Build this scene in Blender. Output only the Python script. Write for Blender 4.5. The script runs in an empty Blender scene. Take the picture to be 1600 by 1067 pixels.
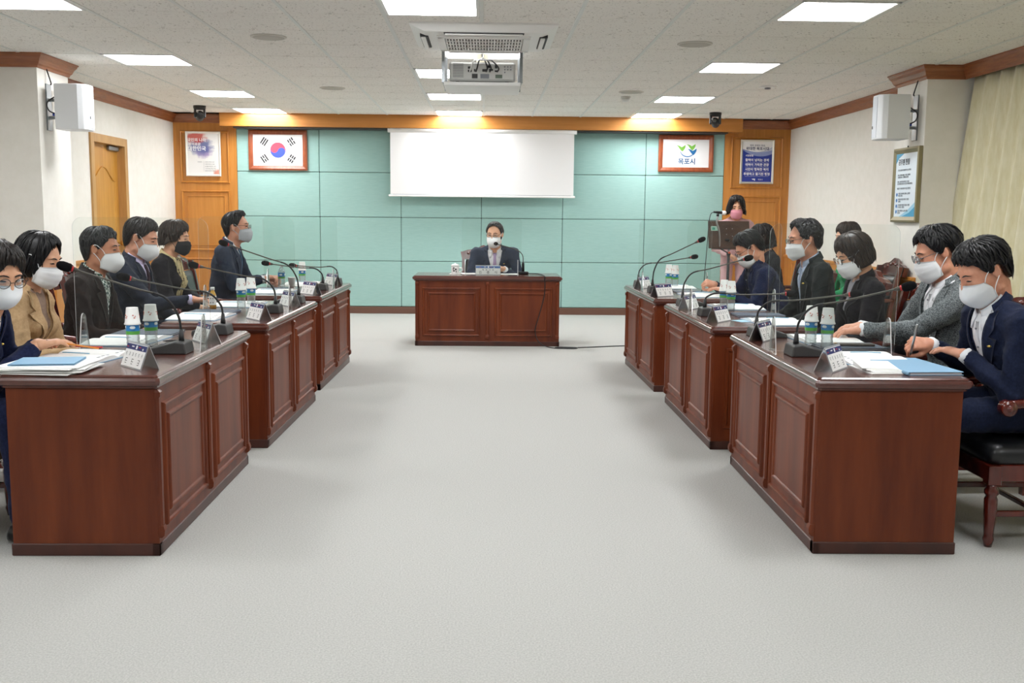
import bpy, math, random
import numpy as np
from mathutils import Vector, Matrix, Euler
from mathutils.bvhtree import BVHTree

SC = bpy.context.scene
COL = SC.collection
PI = math.pi
R = math.radians

# ------------------------------------------------------------------ camera
CAM_F, CAM_PITCH, CAM_YAW, CAM_ROLL, CAM_H = 1582.08, 0.1249, 0.0263, 0.0096, 1.4009
cam_d = bpy.data.cameras.new('camera')
cam_d.sensor_width = 36.0
cam_d.lens = CAM_F / 1600.0 * 36.0
cam_d.clip_start = 0.05
cam = bpy.data.objects.new('camera', cam_d)
COL.objects.link(cam)
cam.matrix_world = (Matrix.Translation((0, 0, CAM_H)) @ Matrix.Rotation(-CAM_YAW, 4, 'Z')
                    @ Matrix.Rotation(PI / 2 - CAM_PITCH, 4, 'X') @ Matrix.Rotation(CAM_ROLL, 4, 'Z'))
SC.camera = cam

# ------------------------------------------------------------------ world, exposure
LAMP = 16.0            # emission of the ceiling light panels
w = bpy.data.worlds.new('world')
SC.world = w
w.use_nodes = True
w.node_tree.nodes['Background'].inputs[0].default_value = (0.9, 0.95, 1.0, 1)
w.node_tree.nodes['Background'].inputs[1].default_value = 0.3
SC.view_settings.view_transform = 'Standard'
SC.view_settings.look = 'None'
SC.view_settings.gamma = 1.0
SC.view_settings.use_curve_mapping = False
SC.view_settings.exposure = 0.80
SC.cycles.max_bounces = 8
SC.cycles.diffuse_bounces = 4
SC.cycles.transparent_max_bounces = 24
SC.cycles.caustics_reflective = False
SC.cycles.caustics_refractive = False

# ------------------------------------------------------------------ materials
def lin(c):
    if isinstance(c, str):
        c = c.lstrip('#')
        c = [int(c[i:i + 2], 16) / 255 for i in (0, 2, 4)]
    return tuple((x / 12.92 if x <= 0.04045 else ((x + 0.055) / 1.055) ** 2.4) for x in c) + (1,)

MATS = {}

def mat(name, col, rough=0.5, metal=0.0, col2=None, nscale=(20, 20, 20), ndetail=3, ramp=(0.35, 0.65),
        bump=None, emit=0.0, coat=0.0, spec=0.5, sheen=0.0, wave=None, obj_rand=0.0):
    if name in MATS:
        return MATS[name]
    m = bpy.data.materials.new(name)
    m.use_nodes = True
    nt = m.node_tree
    b = nt.nodes['Principled BSDF']
    b.inputs['Base Color'].default_value = lin(col)
    b.inputs['Roughness'].default_value = rough
    b.inputs['Metallic'].default_value = metal
    b.inputs['Specular IOR Level'].default_value = spec
    if coat:
        b.inputs['Coat Weight'].default_value = coat
        b.inputs['Coat Roughness'].default_value = 0.15
    if sheen:
        b.inputs['Sheen Weight'].default_value = sheen
        b.inputs['Sheen Roughness'].default_value = 0.5
    if emit:
        b.inputs['Emission Color'].default_value = lin(col)
        b.inputs['Emission Strength'].default_value = emit
    tc = mp = None
    if col2 or bump:
        tc = nt.nodes.new('ShaderNodeTexCoord')
        mp = nt.nodes.new('ShaderNodeMapping')
        nt.links.new(tc.outputs['Object'], mp.inputs[0])
    if col2:
        mp.inputs['Scale'].default_value = nscale
        n = nt.nodes.new('ShaderNodeTexNoise')
        n.inputs['Scale'].default_value = 1.0
        n.inputs['Detail'].default_value = ndetail
        n.inputs['Roughness'].default_value = 0.6
        nt.links.new(mp.outputs[0], n.inputs['Vector'])
        r = nt.nodes.new('ShaderNodeValToRGB')
        r.color_ramp.elements[0].position = ramp[0]
        r.color_ramp.elements[1].position = ramp[1]
        r.color_ramp.elements[0].color = lin(col)
        r.color_ramp.elements[1].color = lin(col2)
        nt.links.new(n.outputs['Fac'], r.inputs[0])
        nt.links.new(r.outputs[0], b.inputs['Base Color'])
    if bump:
        bs, strength, dist = bump
        mp2 = nt.nodes.new('ShaderNodeMapping')
        mp2.inputs['Scale'].default_value = bs if isinstance(bs, (tuple, list)) else (bs, bs, bs)
        nt.links.new(tc.outputs['Object'], mp2.inputs[0])
        n2 = nt.nodes.new('ShaderNodeTexNoise')
        n2.inputs['Scale'].default_value = 1.0
        n2.inputs['Detail'].default_value = 2
        nt.links.new(mp2.outputs[0], n2.inputs['Vector'])
        bp = nt.nodes.new('ShaderNodeBump')
        bp.inputs['Strength'].default_value = strength
        bp.inputs['Distance'].default_value = dist
        nt.links.new(n2.outputs['Fac'], bp.inputs['Height'])
        nt.links.new(bp.outputs[0], b.inputs['Normal'])
    MATS[name] = m
    return m

def clear_mat(name, tint, gloss=0.06, haze=0.0, hazecol='#ffffff', rough=0.02):
    """thin clear plastic: see-through, fresnel gloss and a little haze"""
    if name in MATS:
        return MATS[name]
    m = bpy.data.materials.new(name)
    m.use_nodes = True
    nt = m.node_tree
    for n in list(nt.nodes):
        if n.type != 'OUTPUT_MATERIAL':
            nt.nodes.remove(n)
    out = [n for n in nt.nodes if n.type == 'OUTPUT_MATERIAL'][0]
    t = nt.nodes.new('ShaderNodeBsdfTransparent')
    t.inputs[0].default_value = lin(tint)
    g = nt.nodes.new('ShaderNodeBsdfGlossy')
    g.inputs['Roughness'].default_value = rough
    fr = nt.nodes.new('ShaderNodeFresnel')
    fr.inputs[0].default_value = 1.45
    mul = nt.nodes.new('ShaderNodeMath')
    mul.operation = 'MULTIPLY_ADD'
    mul.inputs[1].default_value = 0.6
    mul.inputs[2].default_value = gloss - 0.04
    mul.use_clamp = True
    nt.links.new(fr.outputs[0], mul.inputs[0])
    mx = nt.nodes.new('ShaderNodeMixShader')
    nt.links.new(mul.outputs[0], mx.inputs[0])
    d = nt.nodes.new('ShaderNodeBsdfDiffuse')
    d.inputs[0].default_value = lin(hazecol)
    mx0 = nt.nodes.new('ShaderNodeMixShader')
    mx0.inputs[0].default_value = haze
    nt.links.new(t.outputs[0], mx0.inputs[1])
    nt.links.new(d.outputs[0], mx0.inputs[2])
    nt.links.new(mx0.outputs[0], mx.inputs[1])
    nt.links.new(g.outputs[0], mx.inputs[2])
    nt.links.new(mx.outputs[0], out.inputs[0])
    MATS[name] = m
    return m

def checker_mat(name, c1, c2, scale, rough=0.8):
    if name in MATS:
        return MATS[name]
    m = bpy.data.materials.new(name)
    m.use_nodes = True
    nt = m.node_tree
    b = nt.nodes['Principled BSDF']
    b.inputs['Roughness'].default_value = rough
    tc = nt.nodes.new('ShaderNodeTexCoord')
    ck = nt.nodes.new('ShaderNodeTexChecker')
    ck.inputs[1].default_value = lin(c1)
    ck.inputs[2].default_value = lin(c2)
    ck.inputs[3].default_value = scale
    nt.links.new(tc.outputs['Object'], ck.inputs[0])
    nt.links.new(ck.outputs[0], b.inputs['Base Color'])
    MATS[name] = m
    return m

M_CARPET = mat('carpet grey', '#a7a7a3', 0.95, col2='#bfbfbb', nscale=(150, 150, 150), ndetail=6, ramp=(0.35, 0.65), bump=(330, 0.25, 0.002), spec=0.1)
M_WALL = mat('cream wallpaper', '#ebe8e0', 0.85, col2='#efece5', nscale=(9, 9, 9), bump=(90, 0.12, 0.002), spec=0.2)
M_TILE = mat('fissured ceiling tile', '#7d786f', 0.95, col2='#efede8', nscale=(55, 90, 30), ndetail=2, ramp=(0.31, 0.365), bump=(60, 0.2, 0.003), spec=0.1)
M_RAIL = mat('ceiling rail', '#dfe2df', 0.5)
M_GAP = mat('ceiling void', '#4a4640', 0.9)
M_CROWN = mat('crown moulding wood', '#8a4d2a', 0.4, col2='#a05f36', nscale=(6, 6, 60), coat=0.2)
M_OAK = mat('honey wood veneer', '#bd7a2e', 0.42, col2='#d08e41', nscale=(26, 26, 1.6), ndetail=5, ramp=(0.3, 0.7), coat=0.15)
M_OAK_H = mat('honey wood beam', '#b9782f', 0.4, col2='#c98842', nscale=(1.6, 26, 26), ndetail=5, ramp=(0.3, 0.7), coat=0.15)
M_DOOR = mat('yellow door wood', '#b9812f', 0.4, col2='#c9923d', nscale=(14, 14, 1.2), ndetail=4, coat=0.2)
M_DOORF = mat('door frame wood', '#b88d55', 0.45, col2='#c79c62', nscale=(20, 20, 2))
M_FABRIC = mat('teal wall fabric', '#9dc2bc', 0.95, col2='#a3c7c1', nscale=(8, 8, 90), ndetail=2, bump=(260, 0.25, 0.002), spec=0.15)
M_BASE = mat('brown baseboard', '#6b4a3c', 0.5)
M_DESK = mat('mahogany', '#501d0a', 0.42, col2='#7a3919', nscale=(9, 9, 1.1), ndetail=5, ramp=(0.25, 0.75), coat=0.10, spec=0.3)
M_DESKTOP = mat('mahogany top', '#4a2620', 0.22, col2='#5f342a', nscale=(1.2, 12, 12), ndetail=5, ramp=(0.25, 0.75), coat=0.5)
M_DESKD = mat('mahogany dark', '#3a1a12', 0.4, col2='#4a2216', nscale=(6, 6, 2), coat=0.2)
M_GILT = mat('worn edge wood', '#8a5a34', 0.5)
M_CHAIRW = mat('rosewood', '#4a150d', 0.22, col2='#641f13', nscale=(12, 12, 2), ndetail=4, coat=0.6)
M_LEATHER = mat('black leather', '#16171a', 0.38, bump=(60, 0.15, 0.003), coat=0.1)
M_WHITE = mat('white paint', '#eeeeec', 0.45)
M_PAPER = mat('white paper', '#f2f2f0', 0.8, spec=0.2)
M_PAPERB = mat('paper stack edge', '#dcdde0', 0.8)
M_BLACK = mat('black plastic', '#1b1b1d', 0.42)
M_DGREY = mat('dark grey plastic', '#3a3a3a', 0.5)
M_FOAM = mat('black foam', '#121214', 0.95, bump=(300, 0.6, 0.004), spec=0.1)
M_STEEL = mat('steel', '#b4b6b8', 0.28, metal=1.0)
M_GSTEEL = mat('grey steel', '#8e9294', 0.35, metal=0.9)
M_NECK = mat('gooseneck metal', '#54524c', 0.4, metal=0.6)
M_RED = mat('red ring', '#c1272d', 0.4)
M_ACRYL = clear_mat('clear acrylic', '#fafcfb', 0.03, 0.008)
M_ACRED = clear_mat('acrylic edge', '#f0f5f4', 0.10, 0.6)
M_PET = clear_mat('clear bottle', '#eef4f5', 0.10, 0.18)
M_SCREEN = mat('projection screen', '#ececec', 0.9, spec=0.1)
M_NAVY = mat('navy print', '#1d2a5c', 0.6)
M_INK = mat('black ink', '#23242a', 0.7)
M_GREYINK = mat('grey ink', '#8a8d94', 0.7)
M_FOLDER = mat('blue folder', '#7fa8c6', 0.6, bump=(200, 0.1, 0.001))
M_FOLDERD = mat('slate folder', '#3c4a5c', 0.6)
M_CURTAIN = mat('cream curtain', '#ded6b0', 0.85, col2='#e9e3c6', nscale=(30, 30, 6), bump=(240, 0.3, 0.002), sheen=0.3)
M_LIGHT = mat('light diffuser', '#ffffff', 0.5, emit=LAMP)
M_LIGHT.node_tree.nodes['Principled BSDF'].inputs['Emission Color'].default_value = (0.97, 0.985, 1.0, 1)

# ------------------------------------------------------------------ mesh helpers
def link_mesh(name, me, parent=None):
    o = bpy.data.objects.new(name, me)
    COL.objects.link(o)
    if parent is not None:
        o.parent = parent
    return o

class G:
    """collects geometry for one mesh"""
    def __init__(s):
        s.v = []; s.f = []; s.m = []; s.sm = []; s.mi = 0

    def add(s, vs, fs, M=None, smooth=False):
        o = len(s.v)
        if M is not None:
            vs = [tuple(M @ Vector(p)) for p in vs]
        s.v += [tuple(p) for p in vs]
        for f in fs:
            s.f.append(tuple(i + o for i in f)); s.m.append(s.mi); s.sm.append(smooth)
        return s

    def mat(s, i):
        s.mi = i
        return s

    def box(s, x0, x1, y0, y1, z0, z1, b=0.0, M=None):
        if x1 < x0: x0, x1 = x1, x0
        if y1 < y0: y0, y1 = y1, y0
        if z1 < z0: z0, z1 = z1, z0
        b = min(b, (x1 - x0) * .45, (y1 - y0) * .45, (z1 - z0) * .45)
        if b <= 0:
            vs = [(x, y, z) for x in (x0, x1) for y in (y0, y1) for z in (z0, z1)]
            fs = [(0, 1, 3, 2), (4, 6, 7, 5), (0, 4, 5, 1), (2, 3, 7, 6), (0, 2, 6, 4), (1, 5, 7, 3)]
            return s.add(vs, fs, M)
        c = ((x0, x1), (y0, y1), (z0, z1))
        vs = []; idx = {}
        for i in (0, 1):
            for j in (0, 1):
                for k in (0, 1):
                    base = [c[0][i], c[1][j], c[2][k]]
                    sg = [1 if q == 0 else -1 for q in (i, j, k)]
                    for a in range(3):
                        p = base[:]
                        for q in range(3):
                            if q != a:
                                p[q] += sg[q] * b
                        idx[(i, j, k, a)] = len(vs)
                        vs.append(tuple(p))
        fs = []
        def quad(keys):
            fs.append(tuple(idx[k] for k in keys))
        for a in range(3):
            for sd in (0, 1):
                o = [q for q in range(3) if q != a]
                ks = []
                for (p, q) in ((0, 0), (1, 0), (1, 1), (0, 1)):
                    kk = [0, 0, 0]; kk[a] = sd; kk[o[0]] = p; kk[o[1]] = q
                    ks.append((kk[0], kk[1], kk[2], a))
                if (sd == 0) == (a != 1):
                    ks = ks[::-1]
                quad(ks)
        for e in range(3):
            o = [q for q in range(3) if q != e]
            for p in (0, 1):
                for q in (0, 1):
                    k0 = [0, 0, 0]; k1 = [0, 0, 0]
                    k0[e] = 0; k1[e] = 1
                    k0[o[0]] = k1[o[0]] = p; k0[o[1]] = k1[o[1]] = q
                    ks = [tuple(k0) + (o[0],), tuple(k1) + (o[0],), tuple(k1) + (o[1],), tuple(k0) + (o[1],)]
                    if (p == q) == (e != 1):
                        ks = ks[::-1]
                    quad(ks)
        for i in (0, 1):
            for j in (0, 1):
                for k in (0, 1):
                    ks = [(i, j, k, 0), (i, j, k, 1), (i, j, k, 2)]
                    if (i + j + k) % 2 == 0:
                        ks = ks[::-1]
                    ks = ks[::-1] if True else ks
                    quad(ks[::-1] if (i + j + k) % 2 else ks[::-1])
        return s.add(vs, fs, M)

    def tube(s, path, r, n=8, M=None, caps=True, flat=None):
        path = [Vector(p) for p in path]
        m = len(path)
        rs = r if isinstance(r, (list, tuple)) else [r] * m
        vs = []; fs = []
        t0 = (path[1] - path[0]).normalized()
        up = Vector((0, 0, 1)) if abs(t0.z) < 0.9 else Vector((0, 1, 0))
        nx = t0.cross(up).normalized()
        for i, p in enumerate(path):
            a = path[max(i - 1, 0)]; c = path[min(i + 1, m - 1)]
            t = (c - a)
            t = t.normalized() if t.length > 1e-9 else t0
            nx = (nx - t * nx.dot(t))
            nx = nx.normalized() if nx.length > 1e-9 else t.orthogonal().normalized()
            ny = t.cross(nx)
            for k in range(n):
                an = 2 * PI * k / n
                vs.append(tuple(p + nx * (math.cos(an) * rs[i]) + ny * (math.sin(an) * rs[i] * (flat or 1))))
        for i in range(m - 1):
            for k in range(n):
                k2 = (k + 1) % n
                fs.append((i * n + k, i * n + k2, (i + 1) * n + k2, (i + 1) * n + k))
        if caps:
            fs.append(tuple(range(n - 1, -1, -1)))
            fs.append(tuple((m - 1) * n + k for k in range(n)))
        return s.add(vs, fs, M, smooth=True)

    def lathe(s, prof, n=16, M=None, cap0=True, cap1=True, smooth=True):
        vs = []; fs = []
        for (r, z) in prof:
            for k in range(n):
                an = 2 * PI * k / n
                vs.append((r * math.cos(an), r * math.sin(an), z))
        for i in range(len(prof) - 1):
            for k in range(n):
                k2 = (k + 1) % n
                fs.append((i * n + k, i * n + k2, (i + 1) * n + k2, (i + 1) * n + k))
        if cap0:
            fs.append(tuple(range(n - 1, -1, -1)))
        if cap1:
            fs.append(tuple((len(prof) - 1) * n + k for k in range(n)))
        return s.add(vs, fs, M, smooth=smooth)

    def prism(s, poly, d0, d1, axes='xyz', M=None):
        """poly in the first two axes, extruded along the third"""
        n = len(poly)
        ix = ['xyz'.index(a) for a in axes]
        vs = []
        for d in (d0, d1):
            for (a, b) in poly:
                p = [0, 0, 0]
                p[ix[0]] = a; p[ix[1]] = b; p[ix[2]] = d
                vs.append(tuple(p))
        fs = [tuple(range(n - 1, -1, -1)), tuple(range(n, 2 * n))]
        fs += [(i, (i + 1) % n, n + (i + 1) % n, n + i) for i in range(n)]
        return s.add(vs, fs, M)

    def rings(s, rs, M=None, cap0=True, cap1=True, smooth=False, closed=True):
        """loft between lists of points of equal length"""
        n = len(rs[0]); vs = [p for r_ in rs for p in r_]; fs = []
        for i in range(len(rs) - 1):
            for k in range(n if closed else n - 1):
                k2 = (k + 1) % n
                fs.append((i * n + k, i * n + k2, (i + 1) * n + k2, (i + 1) * n + k))
        if cap0: fs.append(tuple(range(n - 1, -1, -1)))
        if cap1: fs.append(tuple((len(rs) - 1) * n + k for k in range(n)))
        return s.add(vs, fs, M, smooth=smooth)

    def ball(s, c, r, n=12, M=None):
        rx, ry, rz = r if isinstance(r, (tuple, list)) else (r, r, r)
        m = n // 2
        prof = []
        vs = [(c[0], c[1], c[2] - rz)]
        for i in range(1, m):
            th = PI * i / m
            for k in range(n):
                a = 2 * PI * k / n
                vs.append((c[0] + rx * math.sin(th) * math.cos(a), c[1] + ry * math.sin(th) * math.sin(a), c[2] - rz * math.cos(th)))
        vs.append((c[0], c[1], c[2] + rz))
        fs = [(0, 1 + (k + 1) % n, 1 + k) for k in range(n)]
        for i in range(m - 2):
            for k in range(n):
                a = 1 + i * n
                fs.append((a + k, a + (k + 1) % n, a + n + (k + 1) % n, a + n + k))
        a = 1 + (m - 2) * n
        fs += [(a + k, a + (k + 1) % n, len(vs) - 1) for k in range(n)]
        return s.add(vs, fs, M, smooth=True)

    def mesh(s, name, mats):
        me = bpy.data.meshes.new(name)
        me.from_pydata(s.v, [], s.f)
        for m in (mats if isinstance(mats, (list, tuple)) else [mats]):
            me.materials.append(m)
        me.polygons.foreach_set('material_index', s.m)
        me.polygons.foreach_set('use_smooth', s.sm)
        me.update()
        return me

    def build(s, name, mats, parent=None):
        return link_mesh(name, s.mesh(name, mats), parent)

def fix_normals(me):
    import bmesh
    bm = bmesh.new(); bm.from_mesh(me)
    bmesh.ops.recalc_face_normals(bm, faces=bm.faces)
    bm.to_mesh(me); bm.free()

def tag(o, label=None, cat=None, group=None, kind=None):
    if label: o['label'] = label
    if cat: o['category'] = cat
    if group: o['group'] = group
    if kind: o['kind'] = kind
    return o

def empty(name, loc=(0, 0, 0), rz=0.0, label=None, cat=None, group=None):
    o = bpy.data.objects.new(name, None)
    o.empty_display_size = 0.1
    COL.objects.link(o)
    o.location = loc
    o.rotation_euler = (0, 0, rz)
    return tag(o, label, cat, group)

def struct(o):
    o['kind'] = 'structure'
    return o

def copy_tree(o, parent=None):
    c = o.copy()
    COL.objects.link(c)
    c.parent = parent
    for ch in list(o.children):
        copy_tree(ch, c)
    return c

def place(o, loc, rz=0.0, label=None):
    o.location = loc
    o.rotation_euler = (0, 0, rz)
    if label:
        o['label'] = label
    return o

def text_mesh(body, size, align='CENTER', ext=0.0006, bold=0.0):
    c = bpy.data.curves.new('txt', 'FONT')
    c.body = body
    c.size = size
    c.align_x = align
    c.align_y = 'CENTER'
    c.extrude = ext
    c.resolution_u = 3
    c.offset = bold * size
    o = bpy.data.objects.new('txt', c)
    me = bpy.data.meshes.new_from_object(o)
    bpy.data.objects.remove(o)
    bpy.data.curves.remove(c)
    return me

def text(body, size, m, parent, M, align='CENTER', name='lettering', sx=1.0, bold=0.0):
    me = text_mesh(body, size, align, bold=bold)
    if sx != 1.0:
        me.transform(Matrix.Diagonal((sx, 1, 1, 1)))
    me.transform(M)
    me.materials.clear()
    me.materials.append(m)
    return link_mesh(name, me, parent)

def smooth_path(pts, n=6):
    """Catmull-Rom through pts"""
    P = [Vector(p) for p in pts]
    P = [P[0] * 2 - P[1]] + P + [P[-1] * 2 - P[-2]]
    out = []
    for i in range(1, len(P) - 2):
        for k in range(n):
            t = k / n
            a, b, c, d = P[i - 1], P[i], P[i + 1], P[i + 2]
            out.append(0.5 * ((2 * b) + (c - a) * t + (2 * a - 5 * b + 4 * c - d) * t * t + (3 * b - a - 3 * c + d) * t ** 3))
    out.append(P[-2])
    return out

def rect_ring(x0, x1, z0, z1, inset, y, ch=0.0):
    return [(x0 + inset, y, z0 + inset), (x1 - inset, y, z0 + inset), (x1 - inset, y, z1 - inset), (x0 + inset, y, z1 - inset)]
# ================================================================== THE SETTING
ZC = 2.72               # ceiling height
YB = 14.27              # end wall
XL, XR = -4.30, 4.23    # side walls beyond the columns
COLX = 3.84             # aisle faces of the two columns
CY0, CY1 = 8.95, 9.60   # columns along the room
XO = 4.40               # side walls on the near side of the columns
YN = -3.0               # wall behind the photographer

def sbox(name, m, *a, b=0.0):
    return struct(G().box(*a, b=b).build(name, m))

sbox('floor', M_CARPET, -XO - 0.2, XO + 0.2, YN - .1, YB + .1, -0.1, 0.0)
ceil = sbox('ceiling', M_GAP, -XO - 0.2, XO + 0.2, YN - .1, YB + .1, ZC + 0.012, ZC + 0.12)
sbox('wall_back', M_WALL, XL - .3, XR + .3, YB, YB + .1, 0, ZC + .05)
sbox('wall_front', M_WALL, -XO - .2, XO + .2, YN - .1, YN, 0, ZC + .05)
D0, D1, DZ = 11.24, 12.36, 2.24
wl = struct(G().box(XL - .15, XL, CY1, D0 + .04, 0, ZC + .05).box(XL - .15, XL, D1 - .04, YB, 0, ZC + .05).box(XL - .15, XL, D0 + .04, D1 - .04, DZ - .04, ZC + .05).build('wall_left', M_WALL))
wr = sbox('wall_right', M_WALL, XR, XR + .15, CY1, YB, 0, ZC + .05)
sbox('wall_left_window_side', M_WALL, -XO - .12, -XO, YN, CY0 + .1, 0, ZC + .05)
sbox('wall_right_window_side', M_WALL, XO, XO + .12, YN, CY0 + .1, 0, ZC + .05)
sbox('wall_column_left', M_WALL, -XO - .12, -COLX, CY0, CY1, 0, ZC + .04)
sbox('wall_column_right', M_WALL, COLX, XO + .12, CY0, CY1, 0, ZC + .04)

# ---- ceiling tiles, each its own piece
TX, TY = 0.6527, 0.632
X0, Y0 = -0.0405, 7.02
def tile_mesh(w_, d_):
    g = G()
    rs = []
    for ins, z in ((0.0, 0.0), (0.0, -0.006), (0.007, -0.011)):
        rs.append([(-w_ / 2 + ins, -d_ / 2 + ins, z), (w_ / 2 - ins, -d_ / 2 + ins, z), (w_ / 2 - ins, d_ / 2 - ins, z), (-w_ / 2 + ins, d_ / 2 - ins, z)])
    g.rings(rs)
    return g.mesh('ceiling_tile', M_TILE)
tmesh = tile_mesh(TX - .016, TY - .014)
LIGHTS = set()
for row in (-1, -5, -9, 3, 7, 10):
    LIGHTS |= {(-5, row), (3, row)}
LIGHTS |= {(-1, -1), (-1, -5), (-1, -9), (-1, 4), (-1, 7), (-1, 10)}
HOLES = {(-1, 1), (0, 1), (-1, 2), (0, 2), (-1, 0), (0, 0)}
far = G()
for k in range(-7, 7):
    for r_ in range(-16, 11):
        if (k, r_) in LIGHTS:
            continue
        cx = X0 + (k + .5) * TX
        cy = Y0 + (r_ + .5) * TY
        if (k, r_) in ((-1, 2), (0, 2)):
            continue
        if cx - TX / 2 > 4.3 or cx + TX / 2 < -4.45:
            continue
        if r_ < -2:
            w2, d2 = (TX - .016) / 2, (TY - .005) / 2
            far.box(cx - w2, cx + w2, cy - d2, cy + d2, ZC, ZC + .011)
        else:
            o = link_mesh('ceiling_tile', tmesh, ceil)
            o.location = (cx, cy, ZC + .011)
o = far.build('ceiling_tile_field', M_TILE, ceil)
o['kind'] = 'stuff'
for k in range(-6, 8):
    x = X0 + k * TX
    if -4.4 < x < 4.4:
        G().box(x - .014, x + .014, YN, 13.98, ZC - .004, ZC + .011, b=.002).build('ceiling_rail', M_RAIL, ceil)

# ---- ceiling lights
def ceiling_light(x0, x1, y0, y1, label, md=None):
    t = empty('ceiling_light', ((x0 + x1) / 2, (y0 + y1) / 2, ZC), 0, label, 'ceiling light', 'square ceiling light panels')
    a, b = (x1 - x0) / 2, (y1 - y0) / 2
    g = G()
    for (p, q, r_, s_) in ((-a, a, -b, -b + .022), (-a, a, b - .022, b), (-a, -a + .022, -b, b), (a - .022, a, -b, b)):
        g.box(p, q, r_, s_, -.006, .01, b=.002)
    g.build('frame', M_WHITE, t)
    G().box(-a + .02, a - .02, -b + .02, b - .02, -.002, .004).build('diffuser', md or M_LIGHT, t)
    return t
LN = {(-5, 3): 'lit square ceiling panel left of the aisle, nearest of three whole ones there',
      (-5, 7): 'lit ceiling panel left of the aisle, middle one before the flag',
      (-5, 10): 'lit ceiling panel touching the wooden beam above the flag',
      (-5, -1): 'lit ceiling panel cut off by the upper left picture corner',
      (3, -1): 'lit ceiling panel cut off by the top edge, right of the aisle',
      (3, 3): 'lit square ceiling panel right of the aisle before the smoke detector',
      (3, 7): 'lit ceiling panel right of the aisle, second from the wooden beam',
      (3, 10): 'lit ceiling panel touching the wooden beam left of the right camera',
      (-1, -1): 'large lit ceiling panel cut off by the top edge before the air conditioner',
      (-1, 4): 'lit ceiling panel half hidden behind the left post of the projector lift',
      (-1, 7): 'lit ceiling panel just below the projector platform, second from the beam',
      (-1, 10): 'lit ceiling panel touching the wooden beam above the projection screen'}
for (k, r_) in sorted(LIGHTS):
    lb = LN.get((k, r_)) or (('farther ' if r_ < -5 else '') + 'unseen ') + {-5: 'lit ceiling panel above the photographer, left of the aisle', -1: 'lit ceiling panel above the photographer, over the aisle', 3: 'lit ceiling panel above the photographer, right of the aisle'}[k]
    ceiling_light(X0 + k * TX + .014, X0 + (k + 1) * TX - .014, Y0 + r_ * TY + .003, Y0 + (r_ + 1) * TY - .003, lb)
# lit opening above the projector lift
M_LIGHTD = mat('dim light diffuser', '#ffffff', 0.5, emit=2.0)
ceiling_light(-.37, .30, 8.29, 8.91, 'lit square panel in the ceiling opening above the projector', M_LIGHTD)
for x0_, x1_ in ((X0 - TX + .008, -.372), (.302, X0 + TX - .008)):
    G().box(x0_, x1_, 8.2865, 8.9135, ZC, ZC + .011, b=.004).build('ceiling_tile', M_TILE, ceil)

# ---- crown mouldings
def crown(pts, name):
    """ogee moulding swept along pts, room side to the left of the direction of travel"""
    prof = [(0, -.115), (.012, -.115), (.018, -.095), (.030, -.085), (.045, -.05), (.062, -.03), (.068, -.012), (.075, -.012), (.075, 0), (0, 0)]
    P = [Vector((p[0], p[1], 0)) for p in pts]
    rs = []
    for i, p in enumerate(P):
        d0 = (P[i] - P[i - 1]).normalized() if i > 0 else None
        d1 = (P[i + 1] - P[i]).normalized() if i < len(P) - 1 else None
        n0 = Vector((-d0.y, d0.x, 0)) if d0 else None
        n1 = Vector((-d1.y, d1.x, 0)) if d1 else None
        if n0 and n1:
            nn = (n0 + n1); nn = nn / max(nn.dot(n0), .2)
        else:
            nn = n0 or n1
        rs.append([(p.x + nn.x * a, p.y + nn.y * a, ZC + z) for a, z in prof])
    return struct(G().rings(rs).build(name, M_CROWN))
crown([(XR, YB), (XR, CY1), (COLX, CY1), (COLX, CY0), (XO - .22, CY0), (XO - .22, YN)][::-1], 'trim_1')
crown([(XL, YB), (XL, CY1), (-COLX, CY1), (-COLX, CY0), (-XO + .05, CY0), (-XO + .05, YN)], 'trim_2')
crown([(-3.62, YB - .03), (XL, YB - .03)], 'trim_3')
crown([(XR, YB - .03), (3.50, YB - .03)], 'trim_4')

# ---- wainscot along the side walls
def wains(name, x, y0, y1, s):
    o = sbox(name, M_OAK, x, x - s * .02, y0, y1, 0, .84)
    G().box(x, x - s * .035, y0, y1, .84, .875, b=.006).build('cap_rail', M_OAK, o)
    G().box(x, x - s * .028, y0, y1, 0, .10, b=.004).build('skirting', M_OAK, o)
    yy = y0 + .12
    while yy + .5 < y1:
        e = min(yy + .75, y1 - .08)
        g = G()
        g.rings([[(x - s * (.02 + h), a, c) for (a, c) in ((yy + i, .16 + i), (e - i, .16 + i), (e - i, .78 - i), (yy + i, .78 - i))] for i, h in ((0, 0), (.004, .012), (.016, .012), (.022, .002))], cap0=False)
        g.build('wood_panel', M_OAK, o)
        yy = e + .1
    return o
wains('trim_5', XR, CY1, YB, 1)
wains('trim_6', XL, CY1, 11.10, -1)
wains('trim_7', XL, 12.44, YB, -1)
wains('trim_8', COLX, CY0, CY1, 1)
wains('trim_9', -COLX, CY0, CY1, -1)

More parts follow.
